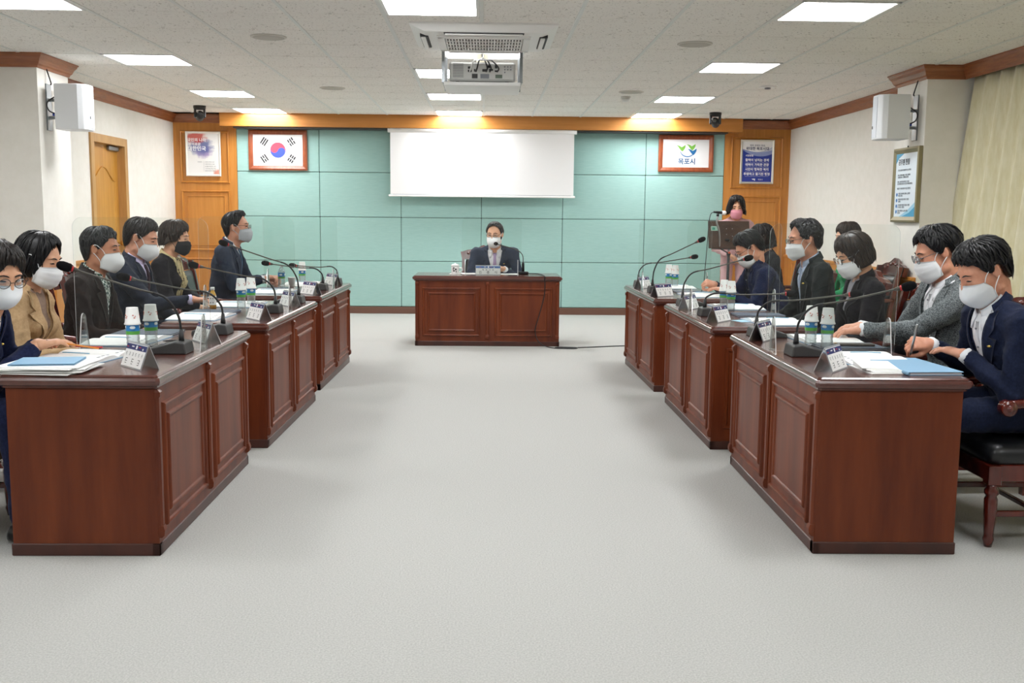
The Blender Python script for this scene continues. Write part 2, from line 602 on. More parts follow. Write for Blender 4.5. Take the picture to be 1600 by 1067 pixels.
# ---- end wall: wood bays, fabric panels, beam
def bay(name, x0, x1):
    o = sbox(name, M_OAK, x0, x1, YB - .03, YB, 0, ZC - .1)
    for z0, z1, dbl in ((1.79, 2.50, False), (.86, 1.69, True), (.10, .76, False)):
        a, b = x0 + .09, x1 - .10
        y = YB - .03
        rr = [(0, 0), (.004, .022), (.014, .026), (.024, .018), (.03, 0)]
        g = G().rings([rect_ring(a, b, z0, z1, i, y - h) for i, h in rr], cap0=False, cap1=False)
        if dbl:
            g.rings([rect_ring(a + .07, b - .07, z0 + .07, z1 - .07, i, y - h) for i, h in ((0, 0), (.003, .012), (.012, .012), (.017, 0))], cap0=False, cap1=False)
        g.build('panel_moulding', M_OAK, o)
    return o
bay('wall_back_wood_left', XL, -3.44)
bay('wall_back_wood_right', 3.31, XR)
gw = sbox('wall_back_fabric', M_DGREY, -3.44, 3.31, YB - .012, YB, 0.05, 2.62)
xs = [-3.44, -2.31, -1.185, -.07, 1.062, 2.213, 3.31]
zs = [.098, .735, 1.342, 1.955, 2.6]
for i in range(6):
    for j in range(4):
        G().box(xs[i] + .003, xs[i + 1] - .003, YB - .036, YB - .012, zs[j] + .003, zs[j + 1] - .003, b=.006).build('fabric_panel', M_FABRIC, gw)
struct(G().box(-3.44, 3.31, YB - .05, YB, 0, .095, b=.004).build('baseboard_back', M_BASE))
beam = sbox('trim_beam', M_OAK_H, -3.60, 3.49, 13.98, YB, 2.545, ZC + .01, b=.004)
G().box(-3.43, 3.30, 14.02, YB - .04, 2.525, 2.547).build('beam_soffit', M_DGREY, beam)

# ---- door in the left wall
dr = empty('door_1'); dr['kind'] = 'structure'
g = G()
for a in (D0 - .0, D1 - .09):
    g.box(XL - .10, XL + .022, a, a + .09, 0, DZ)
g.box(XL - .10, XL + .022, D0 + .09, D1 - .09, DZ - .09, DZ)
g.build('door_frame', M_DOORF, dr)
XD = XL - .085
leaf = G().box(XD - .03, XD + .012, D0 + .09, D1 - .09, 0, DZ - .09).build('door_leaf', M_DOOR, dr)
# arched raised panel
pc, pw = (D0 + D1) / 2, .37
poly = [(pc - pw, 1.05), (pc + pw, 1.05), (pc + pw, 1.74)]
for k in range(17):
    t = 1 - k / 8
    poly.append((pc + pw * t, 1.74 + .16 * (math.cos(t * PI) * .5 + .5)))
poly.append((pc - pw, 1.74))
def inset_poly(pl, d):
    cx = sum(p[0] for p in pl) / len(pl); cz = sum(p[1] for p in pl) / len(pl)
    return [(cx + (p[0] - cx) * (1 - d / pw), cz + (p[1] - cz) * (1 - d / .4)) for p in pl]
rs = [[(XD + .012 + h, a, c) for (a, c) in inset_poly(poly, i)] for i, h in ((0, 0), (.006, .014), (.02, .014), (.03, .003), (.05, .003))]
G().rings(rs, cap0=False).build('door_panel', M_DOOR, leaf)
poly2 = [(pc - pw, .16), (pc + pw, .16), (pc + pw, .92), (pc - pw, .92)]
rs = [[(XD + .012 + h, a, c) for (a, c) in [(p[0] + (i if p[0] < pc else -i), p[1] + (i if p[1] < .5 else -i)) for p in poly2]] for i, h in ((0, 0), (.006, .014), (.02, .014), (.03, .003), (.05, .003))]
G().rings(rs, cap0=False).build('door_panel', M_DOOR, leaf)
M_BRASS = mat('brass', '#c9a24a', 0.25, metal=1.0)
G().tube([(XD + .01, D1 - .17, 1.02), (XD + .05, D1 - .17, 1.02)], [.012, .012], 10).ball((XD + .075, D1 - .17, 1.02), .032).build('door_knob', M_BRASS, leaf)
G().box(XD + .012, XD + .05, D1 - .42, D1 - .12, DZ - .15, DZ - .10, b=.006).build('door_closer', M_GSTEEL, leaf)

# ---- curtain over the window side on the right
g = G()
ny, nz = 230, 14
vs = []; fs = []
ya, yb = 3.2, 8.86
rng = random.Random(4)
ph = [rng.uniform(0, 6.28) for _ in range(6)]
for j in range(nz + 1):
    t = j / nz
    z = 2.66 - t * 2.58
    for i in range(ny + 1):
        y = ya + (yb - ya) * i / ny
        sp = 0.21
        a = 2 * PI * (y / sp + .25 * math.sin(y * 3.1 + ph[0]) + .12 * t * math.sin(y * 5 + ph[1]))
        amp = .035 + .055 * t
        x = 4.245 - amp * (.75 * math.sin(a) + .3 * math.sin(2 * a + 1.0)) - .17 * t
        yy = y - .0 + (.16 * t * ((y - ya) / (yb - ya)) ** 6) + .022 * math.sin(a + 1.4)
        vs.append((x, yy, z))
for j in range(nz):
    for i in range(ny):
        q = j * (ny + 1) + i
        fs.append((q, q + 1, q + ny + 2, q + ny + 1))
g.add(vs, fs, smooth=True)
cur = g.build('curtain', M_CURTAIN)
sm = cur.modifiers.new('thick', 'SOLIDIFY'); sm.thickness = .004
tag(cur, 'cream pleated floor-length curtain hanging beside the right column', 'curtain')

# ================================================================== THINGS ON WALLS AND CEILING
# ---- projection screen (pulled down in front of the fabric wall)
t = empty('projection_screen', (-.055, 14.0, 0), 0, 'large white projection screen pulled down over the teal wall', 'screen')
G().box(-1.255, 1.245, -.002, .002, 1.66, 2.545).build('screen_cloth', M_SCREEN, t)
G().box(-1.28, 1.27, -.014, .014, 1.628, 1.656, b=.006).build('bottom_bar', M_WHITE, t)
G().box(-1.22, 1.21, -.0035, .0035, 1.656, 1.662).build('lower_border', M_GREYINK, t)
G().tube([(-1.29, .005, 2.515), (1.28, .005, 2.515)], .028, 14).build('roller_tube', M_WHITE, t)

# ---- helpers for framed pictures; local frame: x right, z up, front towards -y
FM = Matrix.Rotation(PI / 2, 4, 'X')
def TM(x, z, y):
    return Matrix.Translation((x, y, z)) @ FM
def frame_picture(name, loc, rz, W, H, bw, depth, mframe, mback, label, cat, tilt=0.0, wide_sides=False):
    t = empty(name, loc, rz, label, cat)
    t.rotation_euler = (tilt, 0, rz)
    g = G()
    a, b = W / 2, H / 2
    prof = [(0, 0), (0, -depth), (bw * .35, -depth - .006), (bw * .8, -depth + .004), (bw, -depth + .008), (bw, -.004)]
    g.rings([rect_ring(-a, a, -b, b, i, y) for i, y in prof], cap0=False, cap1=False)
    g.build('frame', mframe, t)
    G().box(-a + bw * .6, a - bw * .6, -depth + .010, -.001, -b + bw * .6, b - bw * .6).build('sheet', mback, t)
    return t, -depth + .0095
M_FRAMEW = mat('red-brown frame wood', '#8c4326', 0.35, col2='#a3552f', nscale=(30, 30, 8), coat=0.3)
M_SHEET = mat('white poster sheet', '#f4f4f4', 0.35)

# national flag
t, yf = frame_picture('framed_flag', (-2.87, YB - .04, 2.245), 0, .80, .545, .062, .028, M_FRAMEW, M_SHEET,
                      'framed flag with red and blue circle and black bars on white', 'framed flag')
M_FRED = mat('flag red', '#d8475f', 0.5); M_FBLUE = mat('flag blue', '#3d55b8', 0.5); M_FBLK = mat('flag black', '#26262b', 0.5)
def taeguk(rad, ang):
    n = 28
    red = []
    for k in range(n + 1):
        a = PI * k / n
        red.append((rad * math.cos(a), rad * math.sin(a)))
    for k in range(1, n + 1):
        a = PI + PI * k / n       # small lobe on the left, dips down
        red.append((-rad / 2 + rad / 2 * math.cos(a), rad / 2 * math.sin(a)))
    for k in range(1, n):
        a = PI - PI * k / n       # small notch on the right, rises up
        red.append((rad / 2 + rad / 2 * math.cos(a), rad / 2 * math.sin(a)))
    blue = [(-x, -z) for x, z in red]
    c, s_ = math.cos(ang), math.sin(ang)
    f = lambda pl: [(x * c - z * s_, x * s_ + z * c) for x, z in pl]
    return f(red), f(blue)
re_, bl_ = taeguk(.105, R(-20))
G().prism(re_, yf - .001, yf, 'xzy').build('red_half', M_FRED, t)
G().prism(bl_, yf - .001, yf, 'xzy').build('blue_half', M_FBLUE, t)
for (cx, cz, an, pat) in ((-.185, .115, 56, (1, 1, 1)), (.185, .115, -56, (0, 1, 0)), (-.185, -.115, -56, (1, 0, 1)), (.185, -.115, 56, (0, 0, 0))):
    for q, full in enumerate(pat):
        off = (q - 1) * .030 * (1 if cx < 0 else -1)
        M = Matrix.Translation((cx, yf - .0006, cz)) @ Matrix.Rotation(R(-an), 4, 'Y') @ Matrix.Translation((0, 0, off))
        g = G()
        if full:
            g.box(-.05, .05, -.0006, .0006, -.0095, .0095, M=M)
        else:
            g.box(-.05, -.005, -.0006, .0006, -.0095, .0095, M=M); g.box(.005, .05, -.0006, .0006, -.0095, .0095, M=M)
        g.build('trigram_bar', M_FBLK, t)

# city emblem
t, yf = frame_picture('framed_emblem', (2.765, YB - .04, 2.262), 0, .765, .505, .062, .028, M_FRAMEW, M_SHEET,
                      'framed city emblem with green and blue birds over blue lettering', 'framed emblem')
M_LGREEN = mat('emblem green', '#7fbf4a', 0.5); M_LBLUE = mat('emblem blue', '#1f6fae', 0.5); M_LTEXT = mat('emblem lettering', '#1d5a8c', 0.5)
def bird(ox, oz, sc, m, y=None, par=None, nm='bird_mark'):
    top = [(-.5, .30), (-.30, .27), (-.12, .20), (.02, .10), (.20, .20), (.42, .34)]
    bot = [(.40, .10), (.30, -.10), (.12, -.32), (-.05, -.20), (-.20, -.02), (-.34, .18)]
    pl = [(ox + a * sc, oz + b * sc) for a, b in top + bot]
    G().prism(pl, (y if y is not None else yf) - .001, y if y is not None else yf, 'xzy').build(nm, m, par or t)
bird(-.065, .070, .135, M_LGREEN)
bird(.075, .085, .135, M_LGREEN)
bird(.090, .022, .135, M_LBLUE)
arc = [(.02 + .10 * math.cos(a), .035 + .085 * math.sin(a)) for a in [R(190 + 12 * k) for k in range(13)]]
arc2 = [(.02 + .094 * math.cos(a), .043 + .080 * math.sin(a)) for a in [R(190 + 12 * k) for k in range(12, -1, -1)]]
G().prism(arc + arc2, yf - .001, yf, 'xzy').build('wave_mark', M_LBLUE, t)
text('목포시', .090, M_LTEXT, t, TM(.015, -.115, yf - .001), bold=.022)

# left slogan poster with watercolour cloud
def poster_cloud_mat():
    m = bpy.data.materials.new('watercolour poster'); m.use_nodes = True
    nt = m.node_tree; b = nt.nodes['Principled BSDF']; b.inputs['Roughness'].default_value = .4
    tc = nt.nodes.new('ShaderNodeTexCoord')
    base = None
    def blob(cx, cz, rx, rz, col, prev, sharp):
        mp = nt.nodes.new('ShaderNodeMapping'); mp.vector_type = 'POINT'
        mp.inputs['Location'].default_value = (-cx / rx, 0, -cz / rz); mp.inputs['Scale'].default_value = (1 / rx, 0, 1 / rz)
        nt.links.new(tc.outputs['Object'], mp.inputs[0])
        nz = nt.nodes.new('ShaderNodeTexNoise'); nz.inputs['Scale'].default_value = 2.6; nz.inputs['Detail'].default_value = 5
        nt.links.new(mp.outputs[0], nz.inputs['Vector'])
        ln = nt.nodes.new('ShaderNodeVectorMath'); ln.operation = 'LENGTH'
        nt.links.new(mp.outputs[0], ln.inputs[0])
        ad = nt.nodes.new('ShaderNodeMath'); ad.operation = 'MULTIPLY_ADD'; ad.inputs[1].default_value = 0.9
        nt.links.new(nz.outputs['Fac'], ad.inputs[0]); nt.links.new(ln.outputs['Value'], ad.inputs[2])
        mr = nt.nodes.new('ShaderNodeMapRange'); mr.inputs['From Min'].default_value = 1.0; mr.inputs['From Max'].default_value = 1.0 + sharp
        mr.inputs['To Min'].default_value = 0.9; mr.inputs['To Max'].default_value = 0
        nt.links.new(ad.outputs[0], mr.inputs['Value'])
        mx = nt.nodes.new('ShaderNodeMix'); mx.data_type = 'RGBA'
        nt.links.new(mr.outputs[0], mx.inputs['Factor'])
        if prev is None: mx.inputs['A'].default_value = lin('#f3f2f0')
        else: nt.links.new(prev, mx.inputs['A'])
        mx.inputs['B'].default_value = lin(col)
        return mx.outputs['Result']
    p = blob(.0, .035, .13, .10, '#a58fc0', None, .5)
    p = blob(-.04, .10, .20, .13, '#5d6aa6', p, .45)
    p = blob(-.10, .22, .17, .10, '#cc4a3c', p, .45)
    p = blob(.20, -.26, .08, .06, '#e0937c', p, .5)
    nt.links.new(p, b.inputs['Base Color'])
    return m
M_PWHITE = mat('white frame', '#efece4', 0.4)
t, yf = frame_picture('slogan_poster', (-3.888, YB - .055, 2.183), 0, .475, .605, .028, .02, M_PWHITE, poster_cloud_mat(),
                      'white framed poster with red and blue watercolour cloud and brushed lettering', 'poster')
M_WTXT = mat('white lettering', '#fbfbfb', 0.5)
text('국민의 나라', .052, M_WTXT, t, TM(-.085, .185, yf - .001), bold=.022)
text('정의로운', .046, M_WTXT, t, TM(-.115, .128, yf - .001), bold=.022)
text('대한민국', .068, M_WTXT, t, TM(-.085, .068, yf - .001), bold=.022)
text('국정목표', .018, M_GREYINK, t, TM(-.05, -.110, yf - .001))
for q, s_ in enumerate(('국민이 주인인 정부', '더불어 잘사는 경제', '내 삶을 책임지는 국가', '고르게 발전하는 지역', '평화와 번영의 한반도')):
    text(s_, .0165, M_GREYINK, t, TM(.02, -.110 - .030 * q, yf - .001), 'LEFT')
G().box(.005, .0065, yf - .001, yf, -.24, -.095).build('divider_line', M_GREYINK, t)

# right blue poster
M_PBLUE = mat('poster blue', '#23399a', 0.4); M_PLAV = mat('poster lavender', '#8f9ccb', 0.4); M_PGREY = mat('poster grey', '#c9cedd', 0.4)
M_SILV = mat('silver frame', '#d6d2c6', 0.35, metal=0.2)
t, yf = frame_picture('policy_poster', (3.762, YB - .055, 2.158), 0, .470, .605, .028, .02, M_SILV, M_SHEET,
                      'blue and white policy poster in a pale frame on the wood bay', 'poster')
def wave_poly(z_l, z_m, z_r, zb):
    pl = []
    for k in range(21):
        u = k / 20
        z = (1 - u) ** 2 * z_l + 2 * u * (1 - u) * z_m + u * u * z_r
        pl.append((-.205 + .41 * u, z))
    return pl + [(.205, zb), (-.205, zb)]
G().prism(wave_poly(.150, .090, .205, -.275), yf - .0006, yf, 'xzy').build('grey_wave', M_PGREY, t)
G().prism(wave_poly(.175, .100, .160, -.275), yf - .0010, yf, 'xzy').build('lavender_wave', M_PLAV, t)
G().prism(wave_poly(.160, .020, .110, -.275), yf - .0014, yf, 'xzy').build('blue_field', M_PBLUE, t)
text('평화 경제의 중심,', .030, M_NAVY, t, TM(0, .222, yf - .002))
text('위대한 목포시대', .048, M_NAVY, t, TM(0, .178, yf - .002), bold=.02)
text('시정방침', .030, M_WTXT, t, TM(-.165, .083, yf - .002), 'LEFT', bold=.02)
for q, s_ in enumerate(('활력이 넘치는 경제', '매력이 가득한 관광', '시민이 행복한 복지', '투명하고 활기찬 행정')):
    z = .022 - .064 * q
    text(s_, .042, M_WTXT, t, TM(0, z, yf - .002), bold=.02)
    G().box(-.165, .165, yf - .002, yf - .0012, z - .030, z - .0285).build('underline', M_WTXT, t)
text('목포시', .024, M_WTXT, t, TM(.02, -.245, yf - .002), 'LEFT')
for (dx, dz) in ((-.055, -.24), (-.035, -.237), (-.03, -.25)):
    bird(dx, dz, .03, M_WTXT, yf - .0014, t)

# civil servant charter on the right column (faces the aisle, -x)
M_PCHART = mat('pale blue chart', '#e4eef6', 0.35); M_BRONZE = mat('bronze frame', '#8d8567', 0.4, metal=0.3)
M_CINK = mat('chart lettering', '#7b828c', 0.6)
M_CB = mat('chart blue', '#3f9ac4', 0.4); M_CB2 = mat('chart light blue', '#9fd0e6', 0.4); M_CNUM = mat('chart number blue', '#2574bd', 0.4)
t, yf = frame_picture('charter_poster', (COLX - .002, 9.235, 1.70), -PI / 2, .560, .672, .05, .035, M_BRONZE, M_PCHART,
                      'tall bronze framed charter poster on the right column', 'poster')
a, b = .23, .286
G().prism([(-a, b), (-a + .17, b), (-a + .06, b - .04), (-a, b - .09)], yf - .0006, yf, 'xzy').build('corner_swoosh', M_CB, t)
G().prism([(a, -b), (a, -b + .13), (a - .15, -b + .06), (a - .34, -b)], yf - .0006, yf, 'xzy').build('corner_swoosh', M_CB2, t)
G().prism([(a, -b), (a, -b + .09), (a - .12, -b + .035), (a - .28, -b)], yf - .0010, yf, 'xzy').build('corner_swoosh', M_CB, t)
text('공무원 헌장', .060, M_INK, t, TM(-.175, .205, yf - .001), 'LEFT', sx=.85, bold=.015)
for z, s_ in ((.135, '우리는 자랑스러운 대한민국의 공무원이다.'), (.090, '우리는 헌법이 지향하는 가치를 실현하며'), (.070, '국가에 헌신하고 국민에게 봉사한다.'),
              (.030, '우리는 국민의 안녕과 행복을 추구하고'), (.010, '조국의 평화 통일과 지속 가능한 발전에 기여한다.'), (-.032, '이에 굳은 각오와 다짐으로 다음을 실천한다.')):
    text(s_, .0195, M_CINK, t, TM(-.18, z, yf - .001), 'LEFT', sx=.85)
for q, (s1, s2) in enumerate((('공익을 우선시하며 투명하고 공정하게', '책임을 다한다.'), ('창의성과 전문성을 바탕으로 업무를', '수행한다.'),
                              ('우리 사회의 다양성을 존중하고 국민과', '민주 행정을 구현한다.'), ('청렴을 생활화하고 규범과 건전한', '행동한다.'))):
    z = -.078 - .052 * q
    text(s1, .0195, M_CINK, t, TM(-.145, z, yf - .001), 'LEFT', sx=.85)
    text(s2, .0195, M_CINK, t, TM(-.145, z - .02, yf - .001), 'LEFT', sx=.85)
    G().prism([(-.178 + .017 * math.cos(R(k * 30)), z - .008 + .017 * math.sin(R(k * 30))) for k in range(12)], yf - .0008, yf, 'xzy').build('number_disc', M_CNUM, t)
G().tube([(0, -.02, .335), (0, -.02, .352)], .006, 8).build('hanging_hook', M_BLACK, t)

# ---- loudspeakers on the columns
M_SPK = mat('speaker white', '#e6e9ec', 0.5); M_SPKG = mat('speaker grille', '#d3d8de', 0.6, bump=(500, .4, .002))
def wall_speaker(s, label):
    # s=-1 left column, +1 right column; local x points into the room
    t = empty('wall_speaker', (s * COLX, 9.15, 2.29), 0 if s < 0 else PI, label, 'loudspeaker', 'loudspeakers on the two columns')
    pl = [(.10, -.12), (.30, -.12), (.345, -.10), (.372, -.06), (.372, .06), (.345, .10), (.30, .12), (.10, .12)]
    g = G().rings([[(x, y, z) for x, y in pl] for z in (-.195, .195)])
    b = g.build('cabinet', M_SPK, t)
    bv = b.modifiers.new('b', 'BEVEL'); bv.width = .008; bv.segments = 2
    G().box(.371, .3765, -.052, .052, -.18, .18, b=.002).build('grille', M_SPKG, t)
    G().box(.374, .3785, -.045, -.025, -.10, -.075).build('badge', M_DGREY, t)
    G().box(.0, .012, -.05, .05, -.20, .20, b=.002).box(.012, .10, -.012, .012, .05, .075).box(.012, .10, -.012, .012, -.10, -.075).build('bracket', M_GSTEEL, t)
    yy = -.03 if s < 0 else .03
    G().tube(smooth_path([(.01, yy, .33), (.045, yy, .21), (.05, yy * 1.6, .19)], 4), .006, 6).tube(smooth_path([(.09, yy, .10), (.02, yy * 2, .04), (.03, yy * 2, -.03), (.085, yy, -.06)], 5), .006, 6).build('cable', M_BLACK, t)
    G().box(.05, .085, yy - .012, yy + .012, -.075, -.05, b=.003).build('connector', mat('blue connector', '#2b45a8', .5), t)
    return t
wall_speaker(-1, 'white wall loudspeaker on the left column above the door side')
wall_speaker(1, 'pale grey wall loudspeaker on the right column above the charter poster')

# ---- dome cameras at the far end of the ceiling
def dome_camera(x, y, rz, label):
    t = empty('dome_camera', (x, y, ZC), rz, label, 'camera', 'black cameras under the ceiling')
    G().lathe([(.078, 0), (.078, -.03), (.07, -.045), (.06, -.05)], 20).build('mount', M_BLACK, t)
    g = G()
    g.box(-.07, -.045, -.05, .05, -.15, -.03, b=.01).box(.045, .07, -.05, .05, -.15, -.03, b=.01)
    g.build('yoke', M_BLACK, t)
    M = Matrix.Translation((0, -.01, -.125)) @ Matrix.Rotation(R(70), 4, 'X')
    G().lathe([(.02, -.06), (.05, -.055), (.052, .03), (.045, .055), (.03, .06)], 18, M).build('head', M_BLACK, t)
    G().lathe([(.026, .058), (.026, .066), (.018, .068)], 14, M).build('lens', mat('lens glass', '#2a2d33', .08, coat=1.0), t)
    G().ball((-.03, -.055, -.085), .014).build('status_light', M_STEEL, t)
dome_camera(-3.62, 13.12, R(20), 'black ceiling camera above the watercolour poster')
dome_camera(2.93, 13.18, R(-20), 'black ceiling camera above the blue policy poster')

# ---- round ceiling speakers, detectors
M_CS = mat('ceiling speaker grille', '#b9b6ae', 0.7, bump=(400, .3, .002))
for x, y, lb in ((-1.66, 7.95, 'round flush ceiling speaker, nearer one left of the air conditioner'), (-1.65, 11.1, 'round flush ceiling speaker, farther one left of the projector'),
                 (1.60, 8.0, 'round flush ceiling speaker, nearer one right of the air conditioner'), (1.55, 11.1, 'round flush ceiling speaker just behind the smoke detector')):
    t = empty('ceiling_speaker', (x, y, ZC), 0, lb, 'ceiling speaker', 'round ceiling speakers')
    G().lathe([(.135, .0), (.135, -.006), (.12, -.010), (.118, -.008)], 28, cap1=False).build('rim', mat('speaker rim', '#cfccc4', .5), t)
    G().lathe([(.0, -.006), (.119, -.006), (.119, -.009), (.06, -.0105), (0, -.011)], 28, cap0=False, cap1=False).build('grille', M_CS, t)
t = empty('smoke_detector', (1.55, 11.55, ZC), 0, 'small round smoke detector on the ceiling right of the projector', 'smoke detector')
G().lathe([(.055, 0), (.055, -.015), (.06, -.02)], 20).build('base', M_WHITE, t)
G().lathe([(.05, -.02), (.05, -.04), (.035, -.055), (.0, -.057)], 20, cap1=False).build('sensor_head', M_RAIL, t)
t = empty('ceiling_sensor', (2.86, 10.5, ZC), 0, 'small square ceiling sensor near the right wall moulding', 'sensor')
G().lathe([(.085, 0), (.085, -.01), (.07, -.014)], 20).build('base', M_WHITE, t)
G().lathe([(.03, -.012), (.03, -.028), (.0, -.03)], 14, cap1=False).build('sensor_head', M_GREYINK, t)

# ---- ceiling air conditioner
t = empty('ceiling_air_conditioner', (-.025, 7.75, ZC), 0, 'white cassette air conditioner set in the ceiling', 'air conditioner')
g = G()
def rr(ax, ay, z):
    return [(-ax, -ay, z), (ax, -ay, z), (ax, ay, z), (-ax, ay, z)]
g.rings([rr(.52, .50, .0), rr(.52, .50, -.012), rr(.50, .48, -.02), rr(.42, .42, -.05), rr(.40, .40, -.052)])
g.build('fascia', M_WHITE, t)
M_ACG = mat('vent dark', '#2c2c30', .6)
G().box(-.285, .285, -.22, .33, -.056, -.050).build('grille_backing', M_ACG, t)
for k in range(26):
    x = -.275 + .55 * k / 25
    G().box(x - .005, x + .005, -.21, .32, -.064, -.054).build('grille_slat', M_WHITE, t)
for k in range(5):
    y = -.21 + .53 * k / 4
    G().box(-.28, .28, y - .010, y + .010, -.066, -.055).build('grille_bar', M_WHITE, t)
g = G()
for p in ((-.34, -.285, -.25, .36), (.285, .34, -.25, .36), (-.34, .34, -.28, -.22), (-.34, .34, .33, .38)):
    g.box(p[0], p[1], p[2], p[3], -.064, -.05, b=.003)
g.build('grille_frame', M_WHITE, t)
for (x0, x1, y0, y1) in ((-.285, .285, -.40, -.345), (-.285, .285, .40, .44), (-.46, -.40, -.25, .25), (.40, .46, -.25, .25)):
    f_ = G().box(x0, x1, y0, y1, -.058, -.03, b=.004).build('air_outlet', M_ACG, t)
    if x1 - x0 > y1 - y0:
        G().box(x0 + .01, x1 - .01, y0 + .012, y1 - .008, -.066, -.058, b=.002).build('louvre', M_WHITE, f_)
    else:
        G().box(x0 + .008, x1 - .02, y0 + .01, y1 - .01, -.07, -.058, b=.002).build('louvre', M_WHITE, f_)
# ---- projector on its lift
t = empty('projector_lift', (-.04, 8.57, 0), 0, 'white projector lift lowered from the ceiling', 'projector lift')
for s in (-1, 1):
    G().box(s * .31 - .012, s * .31 + .012, -.30, -.27, 2.44, ZC + .05).box(s * .31 - .006, s * .31 + .006, -.27, .28, 2.44, 2.47).box(s * .31 - .012, s * .31 + .012, .27, .30, 2.44, ZC + .05).build('lift_post', M_GSTEEL, t)
G().box(-.305, .305, -.325, .32, 2.415, 2.442, b=.004).build('platform', M_WHITE, t)
G().box(-.05, .05, .06, .16, 2.60, ZC + .05, b=.006).build('centre_column', mat('lift beige', '#a9a594', .5), t)
M_PJ = mat('projector body', '#d2d2cf', 0.45)
t = empty('projector', (-.04, 8.55, 2.442), 0, 'grey-white projector seen from behind on the ceiling lift', 'projector')
G().box(-.265, .265, -.23, .22, .018, .165, b=.015).build('body', M_PJ, t)
for s in (-1, 1):
    G().lathe([(.016, 0), (.016, .02)], 12, Matrix.Translation((s * .2, -.17, 0))).build('foot', M_BLACK, t)
M_VENT = mat('projector vent', '#8b8e8f', .6)
for k in range(9):
    G().box(-.235, -.15, -.233, -.229, .045 + k * .0125, .051 + k * .0125).build('vent_slat', M_VENT, t)
for (x, z, ww, hh, m) in ((-.10, .12, .03, .018, M_BLACK), (-.10, .095, .03, .018, M_BLACK), (-.06, .10, .012, .02, M_DGREY), (-.06, .055, .045, .035, M_DGREY), (.02, .10, .04, .02, M_DGREY),
                          (.05, .13, .03, .02, M_BLACK), (.07, .105, .03, .014, M_BLACK), (.11, .13, .02, .025, M_BLACK), (.11, .095, .02, .012, M_INK), (.02, .055, .07, .035, M_GREYINK)):
    G().box(x - ww / 2, x + ww / 2, -.234, -.228, z - hh / 2, z + hh / 2).build('socket', m, t)
G().box(.105, .16, -.234, -.228, .04, .068).build('display', mat('lcd', '#5a6a5a', .3), t)
for k in range(7):
    G().lathe([(.006, 0), (.006, .004)], 8, Matrix.Translation((.18 + .024 * (k % 3), -.229, .13 - .022 * (k // 3))) @ Matrix.Rotation(PI / 2, 4, 'X')).build('button', M_GREYINK, t)
for q, (x0, x1, m) in enumerate(((-.05, .0, M_BLACK), (.03, .01, M_BLACK), (.12, .03, M_DGREY), (-.1, -.03, M_WHITE), (.06, .02, M_BLACK))):
    pth = smooth_path([(x0, -.235, .09), (x0 + .01, -.275, .115), ((x0 + x1) / 2, -.25, .175), (x1, -.10, .20), (0.0, .05, .24), (0, .08, .285)], 5)
    G().tube(pth, .006, 6).build('cable', m, t)
# ================================================================== DESKS
DL, DD, DH = 1.59, 0.65, 0.75
def make_desk(end_moulding=False):
    t = empty('conference_desk')
    a, b = DL / 2, DD / 2
    def ring(ins, z, c=.012):
        p, q = a - ins, b - ins
        return [(-p + c, -q, z), (p - c, -q, z), (p, -q + c, z), (p, q - c, z), (p - c, q, z), (-p + c, q, z), (-p, q - c, z), (-p, -q + c, z)]
    G().rings([ring(.028, .693), ring(.016, .697), ring(.016, .704), ring(.006, .709), ring(.001, .718), ring(0, .728), ring(.004, .738), ring(.011, .7405), ring(.011, .7445), ring(.018, .75)]).build('desktop', M_DESKTOP, t)
    G().box(-a + .03, a - .03, -b + .028, -b + .05, .05, .695).build('front_board', M_DESK, t)
    for s in (-1, 1):
        e = G().box(s * (a - .028), s * (a - .052), -b + .03, b - .03, .05, .695, b=.003).build('end_panel', M_DESK, t)
        if end_moulding:
            x = s * (a - .028)
            rs = [[(x + s * h, p, q) for (p, q) in ((-b + .10 + i, .13 + i), (b - .10 - i, .13 + i), (b - .10 - i, .62 - i), (-b + .10 + i, .62 - i))] for i, h in ((0, 0), (.005, .012), (.018, .012), (.024, .003), (.05, .003), (.056, .010), (.07, .008))]
            G().rings(rs, cap0=False).build('end_moulding', M_DESK, e)
    G().box(-a + .024, a - .024, -b + .024, -b + .06, 0, .052, b=.004).box(a - .06, a - .024, -b + .024, b - .024, 0, .052, b=.004).box(-a + .024, -a + .06, -b + .024, b - .024, 0, .052, b=.004).build('plinth', M_DESKD, t)
    G().box(-a + .05, a - .05, b - .28, b - .26, .25, .69).build('knee_board', M_DESKD, t)
    y = -b + .028
    for s in (-1, 1):
        x0, x1 = sorted((s * .075, s * (a - .105)))
        rr_ = [(0, 0), (.004, .013), (.010, .016), (.018, .013), (.022, .004), (.052, .004), (.056, .012), (.062, .015), (.070, .013), (.076, .007)]
        G().rings([rect_ring(x0, x1, .105, .625, i, y - h) for i, h in rr_], cap0=False).build('front_panel', M_DESK, t)
    for x in (-a + .048, 0, a - .048):
        pl = [(x - .018, y), (x - .018, y - .006), (x - .010, y - .014), (x + .010, y - .014), (x + .018, y - .006), (x + .018, y)]
        p = G().prism(pl, .125, .655, 'xyz').build('pilaster', M_DESK, t)
        G().rings([[(x - c, y, z), (x + c, y, z), (x + c * .8, y - d, z), (x - c * .8, y - d, z)] for c, d, z in ((.020, .010, .075), (.022, .020, .085), (.022, .022, .105), (.020, .016, .125))]).build('corbel', M_DESK, p)
        G().rings([[(x - c, y, z), (x + c, y, z), (x + c * .8, y - d, z), (x - c * .8, y - d, z)] for c, d, z in ((.020, .014, .652), (.021, .020, .662), (.021, .020, .678), (.016, .008, .690))]).build('capital', M_DESK, p)
    return t
DESKS = {}
